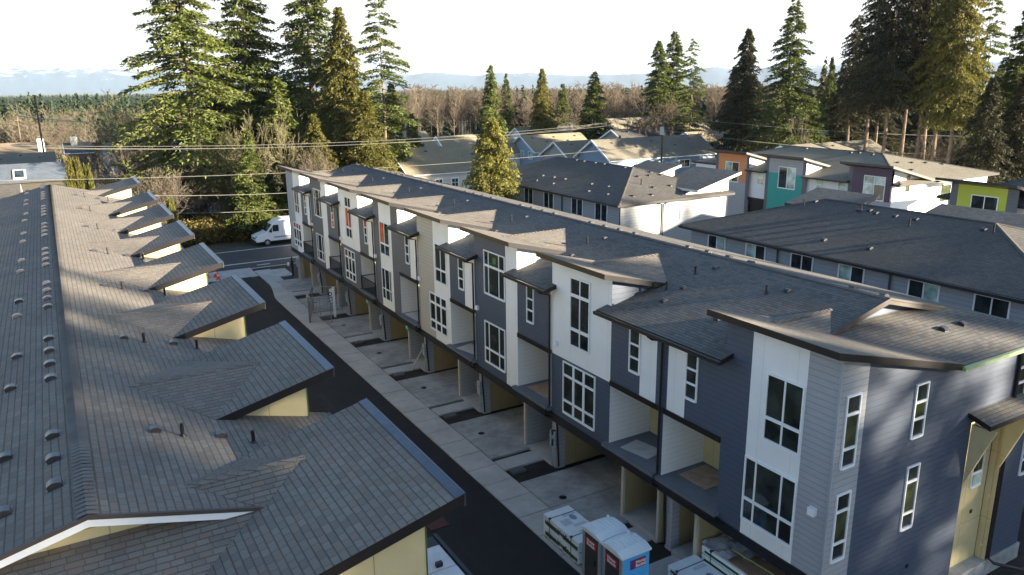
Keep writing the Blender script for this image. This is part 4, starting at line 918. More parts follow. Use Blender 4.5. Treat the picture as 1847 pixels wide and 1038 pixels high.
make_proto('gold', 14, 3.4, .6, 420, .4, .36, M_GOLD, 6, r0=.25, density=46, gaps=.12, up=.45, shape=.62, lowtaper=.35)
make_proto('spruce', 20, 4.0, 2, 240, .3, .6, M_FIR, 7, r0=.28, density=40, gaps=.08, up=.15, shape=.9)
make_proto('tallced', 38, 6.0, 16.5, 250, .45, .62, M_DKF, 8, r0=.45, density=52, gaps=.15, up=.15, shape=.6, lowtaper=.2)
make_proto('tallgold', 38, 5.4, 15.5, 260, .5, .6, M_CED, 9, r0=.42, density=52, gaps=.15, up=.15, shape=.6, lowtaper=.2)
make_proto('arbordark', 4, .75, .1, 130, -.5, .24, M_CED, 12, r0=.06, density=34, gaps=0, up=.3, shape=.5, lowtaper=.1)
make_proto('arbor', 4, .75, .1, 130, -.5, .24, M_GOLD, 10, r0=.06, density=34, gaps=0, up=.3, shape=.5, lowtaper=.1)
def tree(kind, x, y, h, hw, label, group='conifers', name='conifer', z=None, rz=None, cat='tree'):
    ph, prad, cm, tm = PROTO[kind]; r = math.hypot(x, y)
    root = empty(name, (x, y, gz(r)-.1 if z is None else z), label, cat, group)
    sxy = hw/prad; sz_ = h/ph; root.rotation_euler = (0, 0, random.uniform(0, 6.28) if rz is None else rz)
    for nm, me in (('crown', cm), ('trunk', tm)):
        o = bpy.data.objects.new(nm, me); COL.objects.link(o); o.parent = root; o.scale = (sxy, sxy, sz_)
    return root
def ptree(kind, px, rg, top, hwpx, label, group='conifers', base_py=150, **k):
    p = atr(px, base_py, rg); t = atr(px, top, rg); sl = math.hypot(rg, H)
    g0 = gz(rg)-.1
    return tree(kind, p.x, p.y, t.z-g0, hwpx*rg/FPX*1.02, label, group, z=g0, **k)
# left stand across the street
GL_ = 'tall conifers across the street'
ptree('fir', 338, 100, -150, 108, 'widest tall fir, leftmost of the stand across the street', GL_, rz=.4)
ptree('fir2', 447, 104, -110, 74, 'tall fir second from left in the stand across the street', GL_, rz=2.2)
ptree('fir', 562, 103, -120, 84, 'tall full fir in the middle of the stand across the street', GL_, rz=4.2)
ptree('cedar', 618, 97, 14, 78, 'cedar with thin brownish top, dense and dark below, in the left stand', GL_)
ptree('firthin', 690, 98, -25, 62, 'thin fir with open separate branches, rightmost of the left stand', GL_, rz=1.0)
ptree('cedar', 655, 93, 165, 72, 'dark broad cedar low in front of the thin fir', GL_)
ptree('spruce', 500, 97, 140, 62, 'mid height fir between the tall firs of the left stand', GL_)
ptree('spruce', 436, 89, 235, 40, 'low green conifer beside the white van', GL_, name='conifer')
ptree('spruce', 395, 108, 120, 60, 'half height fir behind the widest fir', GL_)
ptree('cedar', 560, 91, 205, 60, 'low dark cedar just behind the far end of the centre row', GL_)
ptree('spruce', 498, 92, 255, 40, 'small sunlit conifer at the roadside bank behind the van', GL_)
ptree('spruce', 705, 100, 150, 40, 'bushy fir under the thin fir at its right side', GL_)
# middle distance
GM = 'conifers beyond the houses'
tree('gold', 30.0, 54.4, 13.6, 3.1, 'golden green conical cedar between the centre row and the hipped block', 'garden conifers', z=0)
for (k, px, rg, top, hw, lab) in (('spruce', 885, 140, 118, 34, 'fir rising straight behind the golden cedar'), ('spruce', 913, 195, 133, 18, 'small distant fir right of the fir behind the golden cedar'),
    ('cedar', 978, 150, 124, 36, 'broad conical conifer beyond the pale blue house'), ('spruce', 1015, 175, 152, 26, 'shorter fir between two taller ones beyond the houses'), ('spruce', 1072, 150, 130, 42, 'dark wide fir beyond the steel blue gable'),
    ('fir2', 1186, 150, 74, 34, 'tall fir with ragged left side behind the utility pole'), ('fir2', 1214, 153, 57, 36, 'tallest of the ragged firs behind the utility pole'), ('firthin', 1248, 143, 70, 32, 'slender fir right of the two ragged firs'),
    ('cedar2', 1344, 128, 52, 50, 'dark conical cedar left of the big single fir'), ('fir', 1424, 118, -4, 64, 'big single fir between the two dark cedar groups'), ('spruce', 1500, 165, 118, 24, 'small fir far beyond the big single fir'),
    ('spruce', 1120, 128, 245, 16, 'small bright fir beside the utility pole'), ('spruce', 1330, 180, 165, 24, 'distant fir left of the dark conical cedar')):
    ptree(k, px, rg, top, hw, lab, GM)
ptree('spruce', 740, 112, 205, 30, 'round dark green conifer right of the small white house', GM)
ptree('cedar2', 1325, 145, 120, 38, 'dark cedar just behind the conical cedar', GM)
ptree('spruce', 1398, 140, 170, 42, 'dark low fir beneath the big single fir', GM)
ptree('spruce', 1465, 132, 175, 42, 'dark low fir right of the big single fir trunk', GM)
# right stand
GR = 'tall cedars at the right'
for (k, px, rg, top, hw, lab) in (('tallced', 1538, 120, 28, 36, 'leftmost tapering cedar of the right stand'), ('tallced', 1572, 108, -60, 42, 'second dark cedar from the left in the right stand'), ('tallced', 1606, 99, -110, 44, 'dark cedar whose pale trunk stands left of the others'),
    ('tallced', 1640, 106, -130, 42, 'dark cedar in the thick middle of the right stand'), ('tallced', 1668, 102, -120, 42, 'dark cedar with twin trunks in the right stand'), ('tallgold', 1700, 98, -140, 42, 'cedar with a sunlit ridged trunk in the right stand'),
    ('tallgold', 1728, 96, -90, 44, 'golden lit cedar at the right side of the stand'), ('firthin', 1774, 112, -14, 44, 'thin sunlit tree rising behind the golden cedar'), ('tallced', 1590, 122, 20, 40, 'dark cedar at the back of the right stand'), ('tallced', 1680, 128, -20, 48, 'hindmost broad cedar of the right stand')):
    ptree(k, px, rg, top, hw, lab, GR)
ptree('cedar2', 1790, 92, 140, 50, 'dark drooping fir over the dark roof at the right', GR); ptree('fir2', 1838, 104, 12, 46, 'ragged fir at the right edge', GR); ptree('cedar2', 1852, 98, 130, 52, 'dark cedar cut by the right edge', GR)
ptree('cedar2', 1530, 135, 185, 55, 'low dark cedar at the left foot of the right stand', GR); ptree('cedar2', 1590, 140, 190, 60, 'low dark cedar behind the pale trunks', GR)
ptree('cedar2', 1640, 150, 175, 60, 'low dark cedar far behind the pale trunks', GR)
# clipped hedging conifers
for i, (px, top, Y, hw, lab) in enumerate(((124, 298, 92, 9, 'dark columnar hedge conifer left of the near roof end'), (138, 297, 92, 9, 'dark columnar hedge conifer in the middle of the row'), (158, 311, 88, 8, 'golden columnar hedge conifer beside the near roof end'), (307, 366, 80, 8, 'small bright golden columnar conifer at the street corner'))):
    t = aty(px, top, Y); tree('arbordark' if i < 2 else 'arbor', t.x, t.y, t.z+.1, hw*Y/FPX*1.1, lab, 'columnar conifers', z=-.1)
# ---- deciduous skeletons
def skeleton(h, spread, seed, levels=5, n0=5, twig=.02, up=.5, stems=1, kids=3, lean=0.0):
    r = np.random.default_rng(seed); segs = []
    def grow(p, d, L_, rad, lv):
        nseg = 3 if lv < 2 else 2; q = p
        pts = [p]
        for i in range(nseg):
            d = norm(d+r.normal(0, .13, 3)+np.array([0, 0, up*.12])); q2 = q+d*L_/nseg; segs.append((q, q2, rad*(1-.35*i/nseg), rad*(1-.35*(i+1)/nseg))); q = q2; pts.append(q)
        if lv >= levels: return
        k = n0 if lv == 0 else kids
        for i in range(k):
            az = r.uniform(0, 2*math.pi); base = pts[-1] if i < 2 else pts[r.integers(1, len(pts))]
            a = norm(np.cross(d, r.normal(0, 1, 3))); nd = norm(d*(1.0 if lv else .8)+a*spread*r.uniform(.5, 1.2)); grow(base, nd, L_*r.uniform(.58, .82), rad*.55, lv+1)
    for s in range(stems):
        d0 = norm(np.array([r.normal(0, .18*(stems > 1)+lean), r.normal(0, .18*(stems > 1)+lean), 1])); grow(np.array([r.normal(0, .3)*(stems > 1), r.normal(0, .3)*(stems > 1), 0]), d0, h*.34, max(.02, h*.012), 0)
    return segs
def seg_mesh(segs, minr=.018):
    A = np.array([s[0] for s in segs]); B = np.array([s[1] for s in segs]); ra = np.maximum([s[2] for s in segs], minr)[:, None]; rb = np.maximum([s[3] for s in segs], minr*.8)[:, None]
    d = norm(B-A); a = norm(np.cross(d, np.where(np.abs(d[:, 2:3]) > .9, [[1., 0, 0]], [[0, 0, 1.]]))); b = np.cross(d, a); n = len(A); V = np.empty((n, 6, 3))
    for k in range(3):
        o = a*math.cos(k*2.0944)+b*math.sin(k*2.0944); V[:, k] = A+o*ra; V[:, 3+k] = B+o*rb
    F = []
    base = np.arange(n)[:, None]*6
    for k in range(3):
        k2 = (k+1) % 3; F.append(base+np.array([[k, k2, 3+k2]])); F.append(base+np.array([[k, 3+k2, 3+k]]))
    return V.reshape(-1, 3), np.concatenate(F)
BARE = {}
def make_bare(key, mat, seed, **k):
    V, F = seg_mesh(skeleton(10, .8, seed, **k)); hh = V[:, 2].max(); V = V*(10/hh); o = fast_mesh('branches', V, F, mat)
    BARE[key] = (o.data, np.percentile(np.abs(V[:, :2]), 97)); bpy.data.objects.remove(o)
make_bare('maple', M_TWG, 21, levels=6, n0=5, kids=3, stems=2); make_bare('oak', M_TWIG, 22, levels=6, n0=5, kids=3, stems=1); make_bare('brush', M_TWIG, 23, levels=5, n0=5, kids=3, stems=7, up=.6)
make_bare('red', M_TWR, 24, levels=6, n0=4, kids=3, stems=2, up=.9)
def bare(key, px, rg, top, hwpx, label, mat=None):
    me, w = BARE[key]; p = atr(px, 150, rg); t = atr(px, top, rg); g0 = gz(rg)-.1
    root = empty('bare_tree', (p.x, p.y, g0), label, 'tree', 'leafless trees'); root.rotation_euler = (0, 0, random.uniform(0, 6.28))
    o = bpy.data.objects.new('branches', me); COL.objects.link(o); o.parent = root; s = hwpx*rg/FPX/w; o.scale = (s, s, (t.z-g0)/10); return root
for (k, px, rg, top, hw, lab) in (('maple', 205, 122, 158, 62, 'large mossy leafless maple left of the firs'), ('oak', 128, 138, 190, 42, 'leafless tree right of the leaning pole'), ('oak', 62, 165, 185, 45, 'leafless tree behind the leaning pole'),
    ('brush', 205, 100, 252, 55, 'many stemmed leafless shrub behind the far end of the near roof'), ('maple', 480, 92, 175, 62, 'leafless tree with pale spreading twigs between the firs'), ('maple', 250, 112, 205, 45, 'leafless tree just left of the widest fir trunk'),
    ('oak', 300, 108, 215, 45, 'leafless tree tangled with the widest fir'), ('brush', 340, 98, 285, 60, 'leafless thicket at the foot of the widest fir'), ('brush', 265, 92, 300, 50, 'dark leafless thicket across the street from the near row'),
    ('oak', 737, 150, 148, 20, 'pale leafless birch right of the thin fir'), ('red', 1190, 140, 165, 48, 'reddish leafless tree around the ragged firs'), ('oak', 1125, 150, 175, 26, 'pale leafless tree left of the utility pole'),
    ('oak', 1290, 130, 205, 28, 'leafless tree left of the dark conical cedar'), ('brush', 1745, 100, 232, 36, 'orange brown leafless bush right of the sunlit trunks'), ('oak', 1832, 104, 195, 42, 'leafless bush at the right edge'),
    ('red', 965, 165, 178, 45, 'reddish leafless tree between distant firs'), ('oak', 1450, 112, 200, 20, 'leafless sapling beside the big single fir'), ('brush', 90, 175, 205, 40, 'leafless scrub left of the mossy maple'), ('brush', 25, 185, 200, 55, 'leafless scrub at the left edge'),
    ('red', 1040, 160, 190, 35, 'reddish leafless tree right of the broad conical conifer'), ('maple', 385, 94, 215, 45, 'pale leafless tree in front of the second fir'), ('red', 270, 135, 195, 45, 'distant leafless tree behind the firs at left'),
    ('brush', 1700, 112, 240, 40, 'brown brush behind the sunlit trunks'), ('brush', 560, 88, 262, 40, 'leafless brush just beyond the far end of the centre row')):
    bare(k, px, rg, top, hw, lab)
# ---- brambles & undergrowth (uncountable)
def leaf_blob(name, pts, size, mat, seed, n):
    r = np.random.default_rng(seed); P = []
    for (x, y, z, rx, ry, rz_) in pts:
        k = int(n*rx*ry); u = norm(r.normal(0, 1, (k, 3)))*r.uniform(.55, 1.05, (k, 1))**.5; P.append(u*np.array([rx, ry, rz_])+np.array([x, y, z]))
    P = np.concatenate(P); P = P[P[:, 2] > -.1]; V = leaves(P, r.normal(0, 1, P.shape), size, 0, .6, r=r)
    return struct(fast_mesh(name, V, np.arange(len(V)).reshape(-1, 3), mat), 'stuff')
bl = []
for k in range(46): 
    bl.append((random.uniform(8, 19.5), random.uniform(86.6, 94), random.uniform(.2, 1.3), random.uniform(.8, 1.8), random.uniform(.8, 1.6), random.uniform(.8, 1.7)))
leaf_blob('bramble_thicket', bl, .26, M_BRM, 31, 260)
bl = []
for k in range(90): bl.append((random.uniform(-30, 60), random.uniform(92, 118), random.uniform(.1, 1.2), random.uniform(1, 2.6), random.uniform(1, 2.4), random.uniform(.8, 2.4)))
for k in range(40): bl.append((random.uniform(70, 110), random.uniform(10, 55), random.uniform(.1, 1.0), random.uniform(1, 2.6), random.uniform(1, 2.4), random.uniform(.6, 1.6)))
leaf_blob('undergrowth', bl, .4, leafm('undergrowth_leaves', (.02, .02, .008), (.07, .055, .02)), 32, 90)
# ---- woods that read as one mass
def wood(name, n, px0, px1, r0, r1, hmin, hmax, mat, seed, key, hz=None, wf=1.0):
    r = np.random.default_rng(seed); VV = []; FF = []; off = 0
    protos = key
    for i in range(n):
        px = r.uniform(px0, px1); rg = math.sqrt(r.uniform(r0**2, r1**2)); p = atr(px, 150, rg); h = r.uniform(hmin, hmax)
        V, F = protos[r.integers(len(protos))]
        a = r.uniform(0, 6.28); c_, s_ = math.cos(a), math.sin(a); w = h*wf*r.uniform(.85, 1.2)
        X = np.empty_like(V); X[:, 0] = (V[:, 0]*c_-V[:, 1]*s_)*w+p.x; X[:, 1] = (V[:, 0]*s_+V[:, 1]*c_)*w+p.y; X[:, 2] = V[:, 2]*h+gz(rg)-.1
        VV.append(X); FF.append(F+off); off += len(V)
    return struct(fast_mesh(name, np.concatenate(VV), np.concatenate(FF), mat), 'stuff')
def mini_alder(seed):
    r = np.random.default_rng(seed); segs = [(np.array([0, 0, 0.]), np.array([.01, 0, .55]), .008, .006), (np.array([.01, 0, .55]), np.array([0, .01, .95]), .006, .002)]
    for i in range(34):
        z = r.uniform(.42, .93); az = r.uniform(0, 6.28); L_ = r.uniform(.1, .26)*(1.15-z)*1.8; d = norm(np.array([math.cos(az), math.sin(az), r.uniform(.7, 1.8)])); p = np.array([0, 0, z]); q = p+d*L_; segs.append((p, q, .003, .0018))
        for k in range(4): 
            d2 = norm(d+r.normal(0, .5, 3)); p2 = p+d*L_*r.uniform(.4, 1); segs.append((p2, p2+d2*L_*.5, .0018, .0012))
    return seg_mesh(segs, .0012)
def mini_fir(seed, n=90):
    r = np.random.default_rng(seed); z = r.uniform(.08, 1, n); rad = .2*(1-z)**.8*r.uniform(.5, 1.1, n)+.01; az = r.uniform(0, 6.28, n)
    P = np.stack([np.cos(az)*rad*.2, np.sin(az)*rad*.2, z], 1); T = np.stack([np.cos(az)*rad, np.sin(az)*rad, z-rad*.35], 1); s = np.stack([-np.sin(az), np.cos(az), np.zeros(n)], 1)*(rad*.4+.01)[:, None]
    V = np.empty((n, 3, 3)); V[:, 0] = P-s*.6+[0, 0, .035]; V[:, 1] = P+s+[0, 0, .02]; V[:, 2] = T; V = V.reshape(-1, 3); return V, np.arange(len(V)).reshape(-1, 3)
AL = [mini_alder(s) for s in range(5)]; MF_ = [mini_fir(s) for s in range(5)]
wood('alder_wood', 420, 715, 1430, 185, 250, 9, 16.5, M_TWR, 41, AL, wf=1.0)
wood('bare_wood', 300, 330, 1500, 250, 420, 9, 15, M_TWIG, 42, AL, wf=1.1)
wood('conifer_wood_mid', 90, 715, 1480, 185, 270, 8, 15.5, M_FARF, 48, MF_, wf=1.3)
wood('bare_wood_left', 60, -40, 330, 185, 260, 6, 12, M_TWG, 43, AL, wf=1.3)
wood('conifer_wood', 1300, -60, 1500, 330, 900, 9, 14, M_FARF, 44, MF_, wf=1.1)
wood('conifer_wood_far', 5200, -100, 1950, 900, 3200, 11, 17, M_FARF, 45, MF_, wf=2.6)
wood('conifer_wood_right', 220, 1480, 1900, 150, 330, 12, 22, M_DKF, 46, MF_, wf=1.2)
wood('conifer_wood_left', 420, -60, 700, 170, 330, 8, 15, M_FARF, 47, MF_, wf=1.2)
# ---- hills and mountains
m, n, b = newmat('mountain_rock'); p = geo(n); sep = node(n, 'ShaderNodeSeparateXYZ'); n.links.new(p, sep.inputs[0])
zf = math_(n, 'ADD', math_(n, 'DIVIDE', sep.outputs[2], 400.0), math_(n, 'MULTIPLY', noise(n, .006, 8, p, .75), 2.0))
c = ramp(n, zf, ((0.98, (.05, .075, .09)), (1.0, (.8, .82, .85)))); 
x_ = n.nodes[-1]
mrn = node(n, 'ShaderNodeMapRange'); mrn.inputs[1].default_value = 1.38; mrn.inputs[2].default_value = 1.6; n.links.new(zf, mrn.inputs[0])
c = mixc(n, mrn.outputs[0], (.025, .06, .11), (.42, .46, .5)); n.links.new(c, b.inputs['Base Color']); b.inputs['Roughness'].default_value = 1
r = np.random.default_rng(5); NX, NY = 320, 10; D0 = 9500; V = []; F = []
pk = [(r.uniform(-300, 2200), r.uniform(.4, 1), r.uniform(25, 110)) for _ in range(44)]
for i in range(NX):
    px = -400+2700*i/(NX-1)
    e = 12+10*math.sin(px*.004+1)+ (12 if px < 330 else 0)*max(0, min(1, (330-px)/150)) + (4 if px > 700 else 0)
    top = e
    for (c_, a_, w_) in pk: top = max(top, e*.75+a_*13*max(0, 1-abs(px-c_)/w_))
    top += r.normal(0, .5)
    top = top*.82+ 2
    for j in range(NY):
        f = j/(NY-1); p_ = atr(px, 150, D0+f*1500); hz = H+(D0/FPX)*top; zb = -110; zz = zb+(hz-zb)*(math.sin(f*math.pi/2)**1.3)+r.normal(0, 2.5)*(0 if j in (0, NY-1) else 1)*2
        V.append((p_.x, p_.y, zz))
for i in range(NX-1):
    for j in range(NY-1): a = i*NY+j; F.append((a, a+NY, a+NY+1)); F.append((a, a+NY+1, a+1))
struct(fast_mesh('mountains', np.array(V), np.array(F), m))

# ================================================================== STREET FURNITURE, VEHICLES, PEOPLE
# utility poles and wires
def upole(p, top, label, arms=True, lean=(0, 0), r=.14):
    root = empty('utility_pole', p, label, 'utility pole', 'utility poles'); p = Vector(p); t = Vector((p.x+lean[0], p.y+lean[1], top))
    MB().tube([p, t], [r, r*.7], 8).build('pole', M_POLE, root)
    if arms:
        d = Vector((.35, 1, 0)).normalized(); m = MB(); c = p.lerp(t, .95); m.beam(c-d*1.2, c+d*1.2, .1, .12)
        for k in (-1.1, -.4, .4, 1.1): m.tube([c+d*k, c+d*k+ZV*.2], .04, 6)
        m.build('crossarm', M_POLE, root)
    return root, t
pA = aty(1193, 285, 71.5); tA = aty(1196, 210, 71.5); ro, tA = upole((tA.x, tA.y, -.1), tA.z, 'dark utility pole with grey transformer among the houses')
m = MB(); m.tube([(tA.x-.35, tA.y-.3, tA.z-2.1), (tA.x-.35, tA.y-.3, tA.z-1.2)], .25, 12); m.build('transformer', M_GREY, ro)
b_ = aty(78, 268, 128); t_ = aty(62, 172, 128); _, tL = upole((b_.x, b_.y, -.1), t_.z, 'leaning dark utility pole behind the orange tan roof', True, (t_.x-b_.x, 0), .15)
b_ = aty(38, 262, 150); t_ = aty(30, 210, 150); upole((b_.x, b_.y, -.1), t_.z, 'shorter utility pole left of the leaning one', True, (t_.x-b_.x, 0), .15)
b_ = aty(1432, 250, 100); t_ = aty(1432, 195, 100); upole((t_.x, t_.y, -.1), t_.z, 'pale utility pole right of the big single fir trunk', False)
b_ = aty(1270, 245, 112); t_ = aty(1270, 220, 112); upole((t_.x, t_.y, -.1), t_.z, 'thin pale pole behind the bracketed house', False, (0, 0), .08)
M_WIRE = plain('wire', (.22, .21, .18), .5)
def wire(a, b, sag, label, r=.018, n=14):
    a, b = Vector(a), Vector(b); m = MB(); m.tube([a.lerp(b, i/n)-ZV*sag*4*(i/n)*(1-i/n) for i in range(n+1)], r, 4, caps=False); o = m.build('power_line', M_WIRE); tag(o, label, 'power line', 'power lines'); return o
wire(tA, aty(-60, 261, 82), 1.3, 'uppermost power line crossing in front of the left firs', .016); wire(tA-ZV*.35, aty(-60, 266, 82), 1.3, 'second power line just under the uppermost one', .016); wire(tA-ZV*.2+YV, aty(-60, 263, 84), 1.5, 'thin power line between the two bright ones')
wire(tA-ZV*3.2, aty(-60, 327, 80), .9, 'power line passing just above the near roof end', .02); wire(aty(525, 378, 80), aty(300, 385, 80), .1, 'lowest bright line left of the white van', .02)
wire(aty(560, 346, 80), aty(260, 353, 80), .15, 'bright line halfway down the dark bank', .02)
wire(tA, aty(1900, 246, 58), .8, 'power line running right from the transformer pole'); wire(tA-ZV*1.6, aty(1900, 280, 56), 1.0, 'lower line running right over the coloured block')
wire(tL, aty(420, 252, 118), .8, 'line falling right from the leaning pole', .025); wire(aty(30, 209, 150), aty(160, 221, 125), .1, 'thick pale cable beside the leaning pole', .07)
wire(aty(1560, 258, 84), aty(1900, 240, 84), .5, 'pale line behind the sunlit trunks'); wire(aty(1560, 262, 84), aty(1900, 226, 84), .4, 'upper pale line behind the sunlit trunks')

# white delivery van
van = empty('delivery_van', (0, 0, 0), 'white high roofed delivery van parked along the far side of the street', 'van')
M_VW = plain('van_white', (.82, .82, .82), .3, .03, 0, 1, .5); M_BLK = plain('rubber', (.02, .02, .022), .8); M_RIM = plain('steel_rim', (.45, .43, .38), .4, .1, .6)
prof = [(0, .45), (.02, .95), (.35, 1.12), (1.0, 1.32), (1.12, 1.42), (1.75, 2.15), (2.25, 2.55), (2.9, 2.72), (6.6, 2.72), (6.85, 2.55), (6.9, 1.2), (6.9, .45)]
def hw_(z): return .98 if z < 1.3 else .98-.16*(z-1.3)/1.4
m = MB(); nP = len(prof)
A = [Vector((x, -hw_(z), z)) for x, z in prof]; B = [Vector((x, hw_(z), z)) for x, z in prof]
m.poly(A); m.poly(B[::-1])
for i in range(nP):
    j = (i+1) % nP; m.poly([A[j], A[i], B[i], B[j]])
m.build('body', M_VW, van, bevel=.07)
m = MB(); m.poly([(1.16, -.86, 1.5), (1.16, .86, 1.5), (1.74, .8, 2.17), (1.74, -.8, 2.17)][::-1]); 
for v in m.v: v += Vector((-.03, 0, .03))
m.build('windshield', M_GL, van)
for s in (-1, 1):
    m = MB(); y = lambda z: s*(hw_(z)+.008); pts = [(1.35, 1.45), (2.45, 1.45), (2.45, 2.12), (1.9, 2.12)]; P_ = [Vector((x, y(z), z)) for x, z in pts]; m.poly(P_ if s < 0 else P_[::-1]); f = m.build('side_window', M_GL, van)
    m = MB(); m.box(1.72, 1.78, s*.9-.03 if s > 0 else -1.0, s*.9+.1 if s > 0 else -.9, 1.45, 2.1); m.build('window_pillar', M_VW, van)
    m = MB(); m.box(1.5, 1.66, min(s*1.0, s*1.22), max(s*1.0, s*1.22), 1.4, 1.72); m.build('wing_mirror', M_BLK, van, bevel=.03)
    m = MB(); m.box(1.9, 6.85, min(s*.985, s*1.0), max(s*.985, s*1.0), .78, .92); m.build('side_moulding', plain('grey_moulding', (.25, .26, .27)), van)
    m = MB(); m.box(-.015, .2, min(s*.62, s*.93), max(s*.62, s*.93), .86, 1.08); m.build('headlight', M_GREY, van, bevel=.04)
    for x in (1.15, 5.5):
        w = MB(); w.tube([(x, s*.74, .35), (x, s*1.0, .35)], .36, 20); wo_ = w.build('wheel', M_BLK, van); w = MB(); w.tube([(x, s*.98, .35), (x, s*1.012, .35)], [.23, .2], 14); w.build('rim', M_RIM, wo_)
m = MB(); m.box(-.08, .1, -.95, .95, .3, .6); m.build('bumper', M_BLK, van, bevel=.04); m = MB(); m.box(-.012, .05, -.5, .5, .7, .86); m.build('grille', M_BLK, van)
van.location = (17.3, 83.55, -.1); van.rotation_euler = (0, 0, R(1.5))

# traffic cones, sign, hydrant-like marker
M_ORG = plain('cone_orange', (.8, .08, .03), .6); 
def cone(loc, label):
    r_ = empty('traffic_cone', (0, 0, 0), label, 'traffic cone', 'orange traffic cones'); m = MB(); m.box(-.18, .18, -.18, .18, 0, .04); m.tube([(0, 0, .04), (0, 0, .7)], [.14, .03], 12); m.build('cone_body', M_ORG, r_); m = MB(); m.tube([(0, 0, .32), (0, 0, .46)], [.095, .07], 12, caps=False); m.build('reflective_band', M_WT, r_); r_.location = loc; return r_
cone((10.5, 71.2, 0), 'left traffic cone beside the shed roof at the alley mouth'); cone((11.1, 70.9, 0), 'middle and clearest traffic cone at the alley mouth'); cone((11.15, 69.8, 0), 'nearest traffic cone at the alley mouth')
sg_ = empty('road_sign', (18.2, 88.3, -.1), 'small white road sign on a post in front of the brambles', 'sign'); MB().tube([(18.2, 88.3, -.1), (18.2, 88.3, 2.6)], .035, 8).build('post', M_GREY, sg_)
MB().box(17.95, 18.45, 88.24, 88.27, 1.9, 2.6).build('sign_plate', M_WT, sg_)
fh = empty('fire_hydrant', (16.95, 87.2, -.1), 'small red hydrant in the verge left of the van', 'hydrant'); m = MB(); m.tube([(16.95, 87.2, -.1), (16.95, 87.2, .5), (16.95, 87.2, .55), (16.95, 87.2, .7)], [.13, .12, .16, .05], 10); m.tube([(16.7, 87.2, .35), (17.2, 87.2, .35)], .07, 8); m.build('hydrant_body', M_ORG, fh)
tag(MB().box(10.5, 11.3, 24.3, 25.1, -.03, .0).build('board', plain('red_brown_board', (.07, .02, .015)), None), 'dark red rimmed board lying on the asphalt beside the near row', 'board')

# portable toilets
M_PB = plain('toilet_blue', (.08, .42, .8), .45, .06); M_PW = plain('toilet_roof', (.7, .78, .82), .5, .05); M_DD = plain('toilet_door', (.05, .05, .055), .6, .15); M_RED = plain('sign_red', (.4, .03, .04), .5); M_PUR = plain('sign_purple', (.09, .05, .22), .5); M_PGR = plain('toilet_frame', (.3, .31, .32), .5)
def potty(y0, label):
    x0 = 13.68; r_ = empty('portable_toilet', (x0+.55, y0+.52, 0), label, 'portable toilet', 'portable toilets'); w = 1.04
    m = MB(); m.box(x0+.02, x0+1.08, y0+.02, y0+w-.02, .08, 2.0)
    for k in range(7):
        for yy, s in ((y0+.02, -1), (y0+w-.02, 1)): m.box(x0+.14+k*.13, x0+.2+k*.13, min(yy, yy+s*.018), max(yy, yy+s*.018), .15, 1.3)
    m.build('cabin', M_PB, r_)
    m = MB(); n_ = 8
    for k in range(n_):          # curved, ribbed roof with lowered front corners
        a0, a1 = k/n_, (k+1)/n_; xa, xb = x0-.06+1.2*a0, x0-.06+1.2*a1
        zc = lambda a: 2.1+.075*math.sin(math.pi*min(1, a*.75+.12))
        for (ya, yb, za, zb) in ((y0-.02, y0+w*.25, -.1, 0), (y0+w*.25, y0+w*.75, 0, 0), (y0+w*.75, y0+w+.02, 0, -.1)):
            m.poly([(xa, ya, zc(a0)+za), (xb, ya, zc(a1)+za), (xb, yb, zc(a1)+zb), (xa, yb, zc(a0)+zb)])
        m.box(xa+.03, xa+.07, y0+w*.25, y0+w*.75, zc(a0), zc(a0)+.03)
        for yy in (y0-.02, y0+w+.02): m.poly([(xa, yy, 1.97), (xb, yy, 1.97), (xb, yy, zc(a1)-.1), (xa, yy, zc(a0)-.1)][::(1 if yy < y0+.1 else -1)])
    for xx, a in ((x0-.06, 0), (x0+1.14, 1)):
        zz_ = 2.1+.075*math.sin(math.pi*min(1, a*.75+.12)); m.poly([(xx, y0-.02, 1.97), (xx, y0-.02, zz_-.1), (xx, y0+w*.25, zz_), (xx, y0+w*.75, zz_), (xx, y0+w+.02, zz_-.1), (xx, y0+w+.02, 1.97)])
    m.tube([(x0+.95, y0+w-.12, 2.1), (x0+.95, y0+w-.12, 2.2)], .05, 10); m.build('roof', M_PW, r_)
    m = MB(); m.box(x0-.02, x0+.02, y0+.02, y0+.16, .06, 2.0); m.box(x0-.02, x0+.02, y0+w-.16, y0+w-.02, .06, 2.0); m.box(x0-.02, x0+.02, y0+.16, y0+w-.16, 1.93, 2.02); m.build('door_frame', M_PGR, r_)
    m = MB(); m.box(x0-.035, x0+.015, y0+.17, y0+w-.17, .1, 1.92); dr = m.build('door', M_DD, r_, bevel=.02); MB().box(x0-.06, x0-.036, y0+.24, y0+.3, .95, 1.15).build('handle', M_BLK, dr)
    m = MB(); m.box(x0-.043, x0-.036, y0+.22, y0+w-.22, 1.5, 1.8); m.build('door_sign', M_RED, dr)
    for i, tx in enumerate(('Honey', 'Bucket')): text_mesh(tx, .155, 'lettering', M_WT, dr, (x0-.045, y0+w-.3, 1.67-.13*i), (0, -1, 0), (0, 0, 1), .002, bold=.004)
    m = MB(); m.box(x0+.3, x0+.92, y0-.012, y0-.0, 1.5, 1.82, 0); m.box(x0+.31, x0+.48, y0-.016, y0-.012, 1.51, 1.81, 1); sgp = m.build('side_sign', [M_RED, M_PUR], r_)
    for i, tx in enumerate(('Honey', 'Bucket')): text_mesh(tx, .15, 'lettering', M_WT, sgp, (x0+.5, y0-.02, 1.68-.13*i), (1, 0, 0), (0, 0, 1), .002, bold=.004)
    return r_
potty(16.74, 'near portable toilet showing its blue side'); potty(17.86, 'far portable toilet wedged between the siding pallet and its twin')
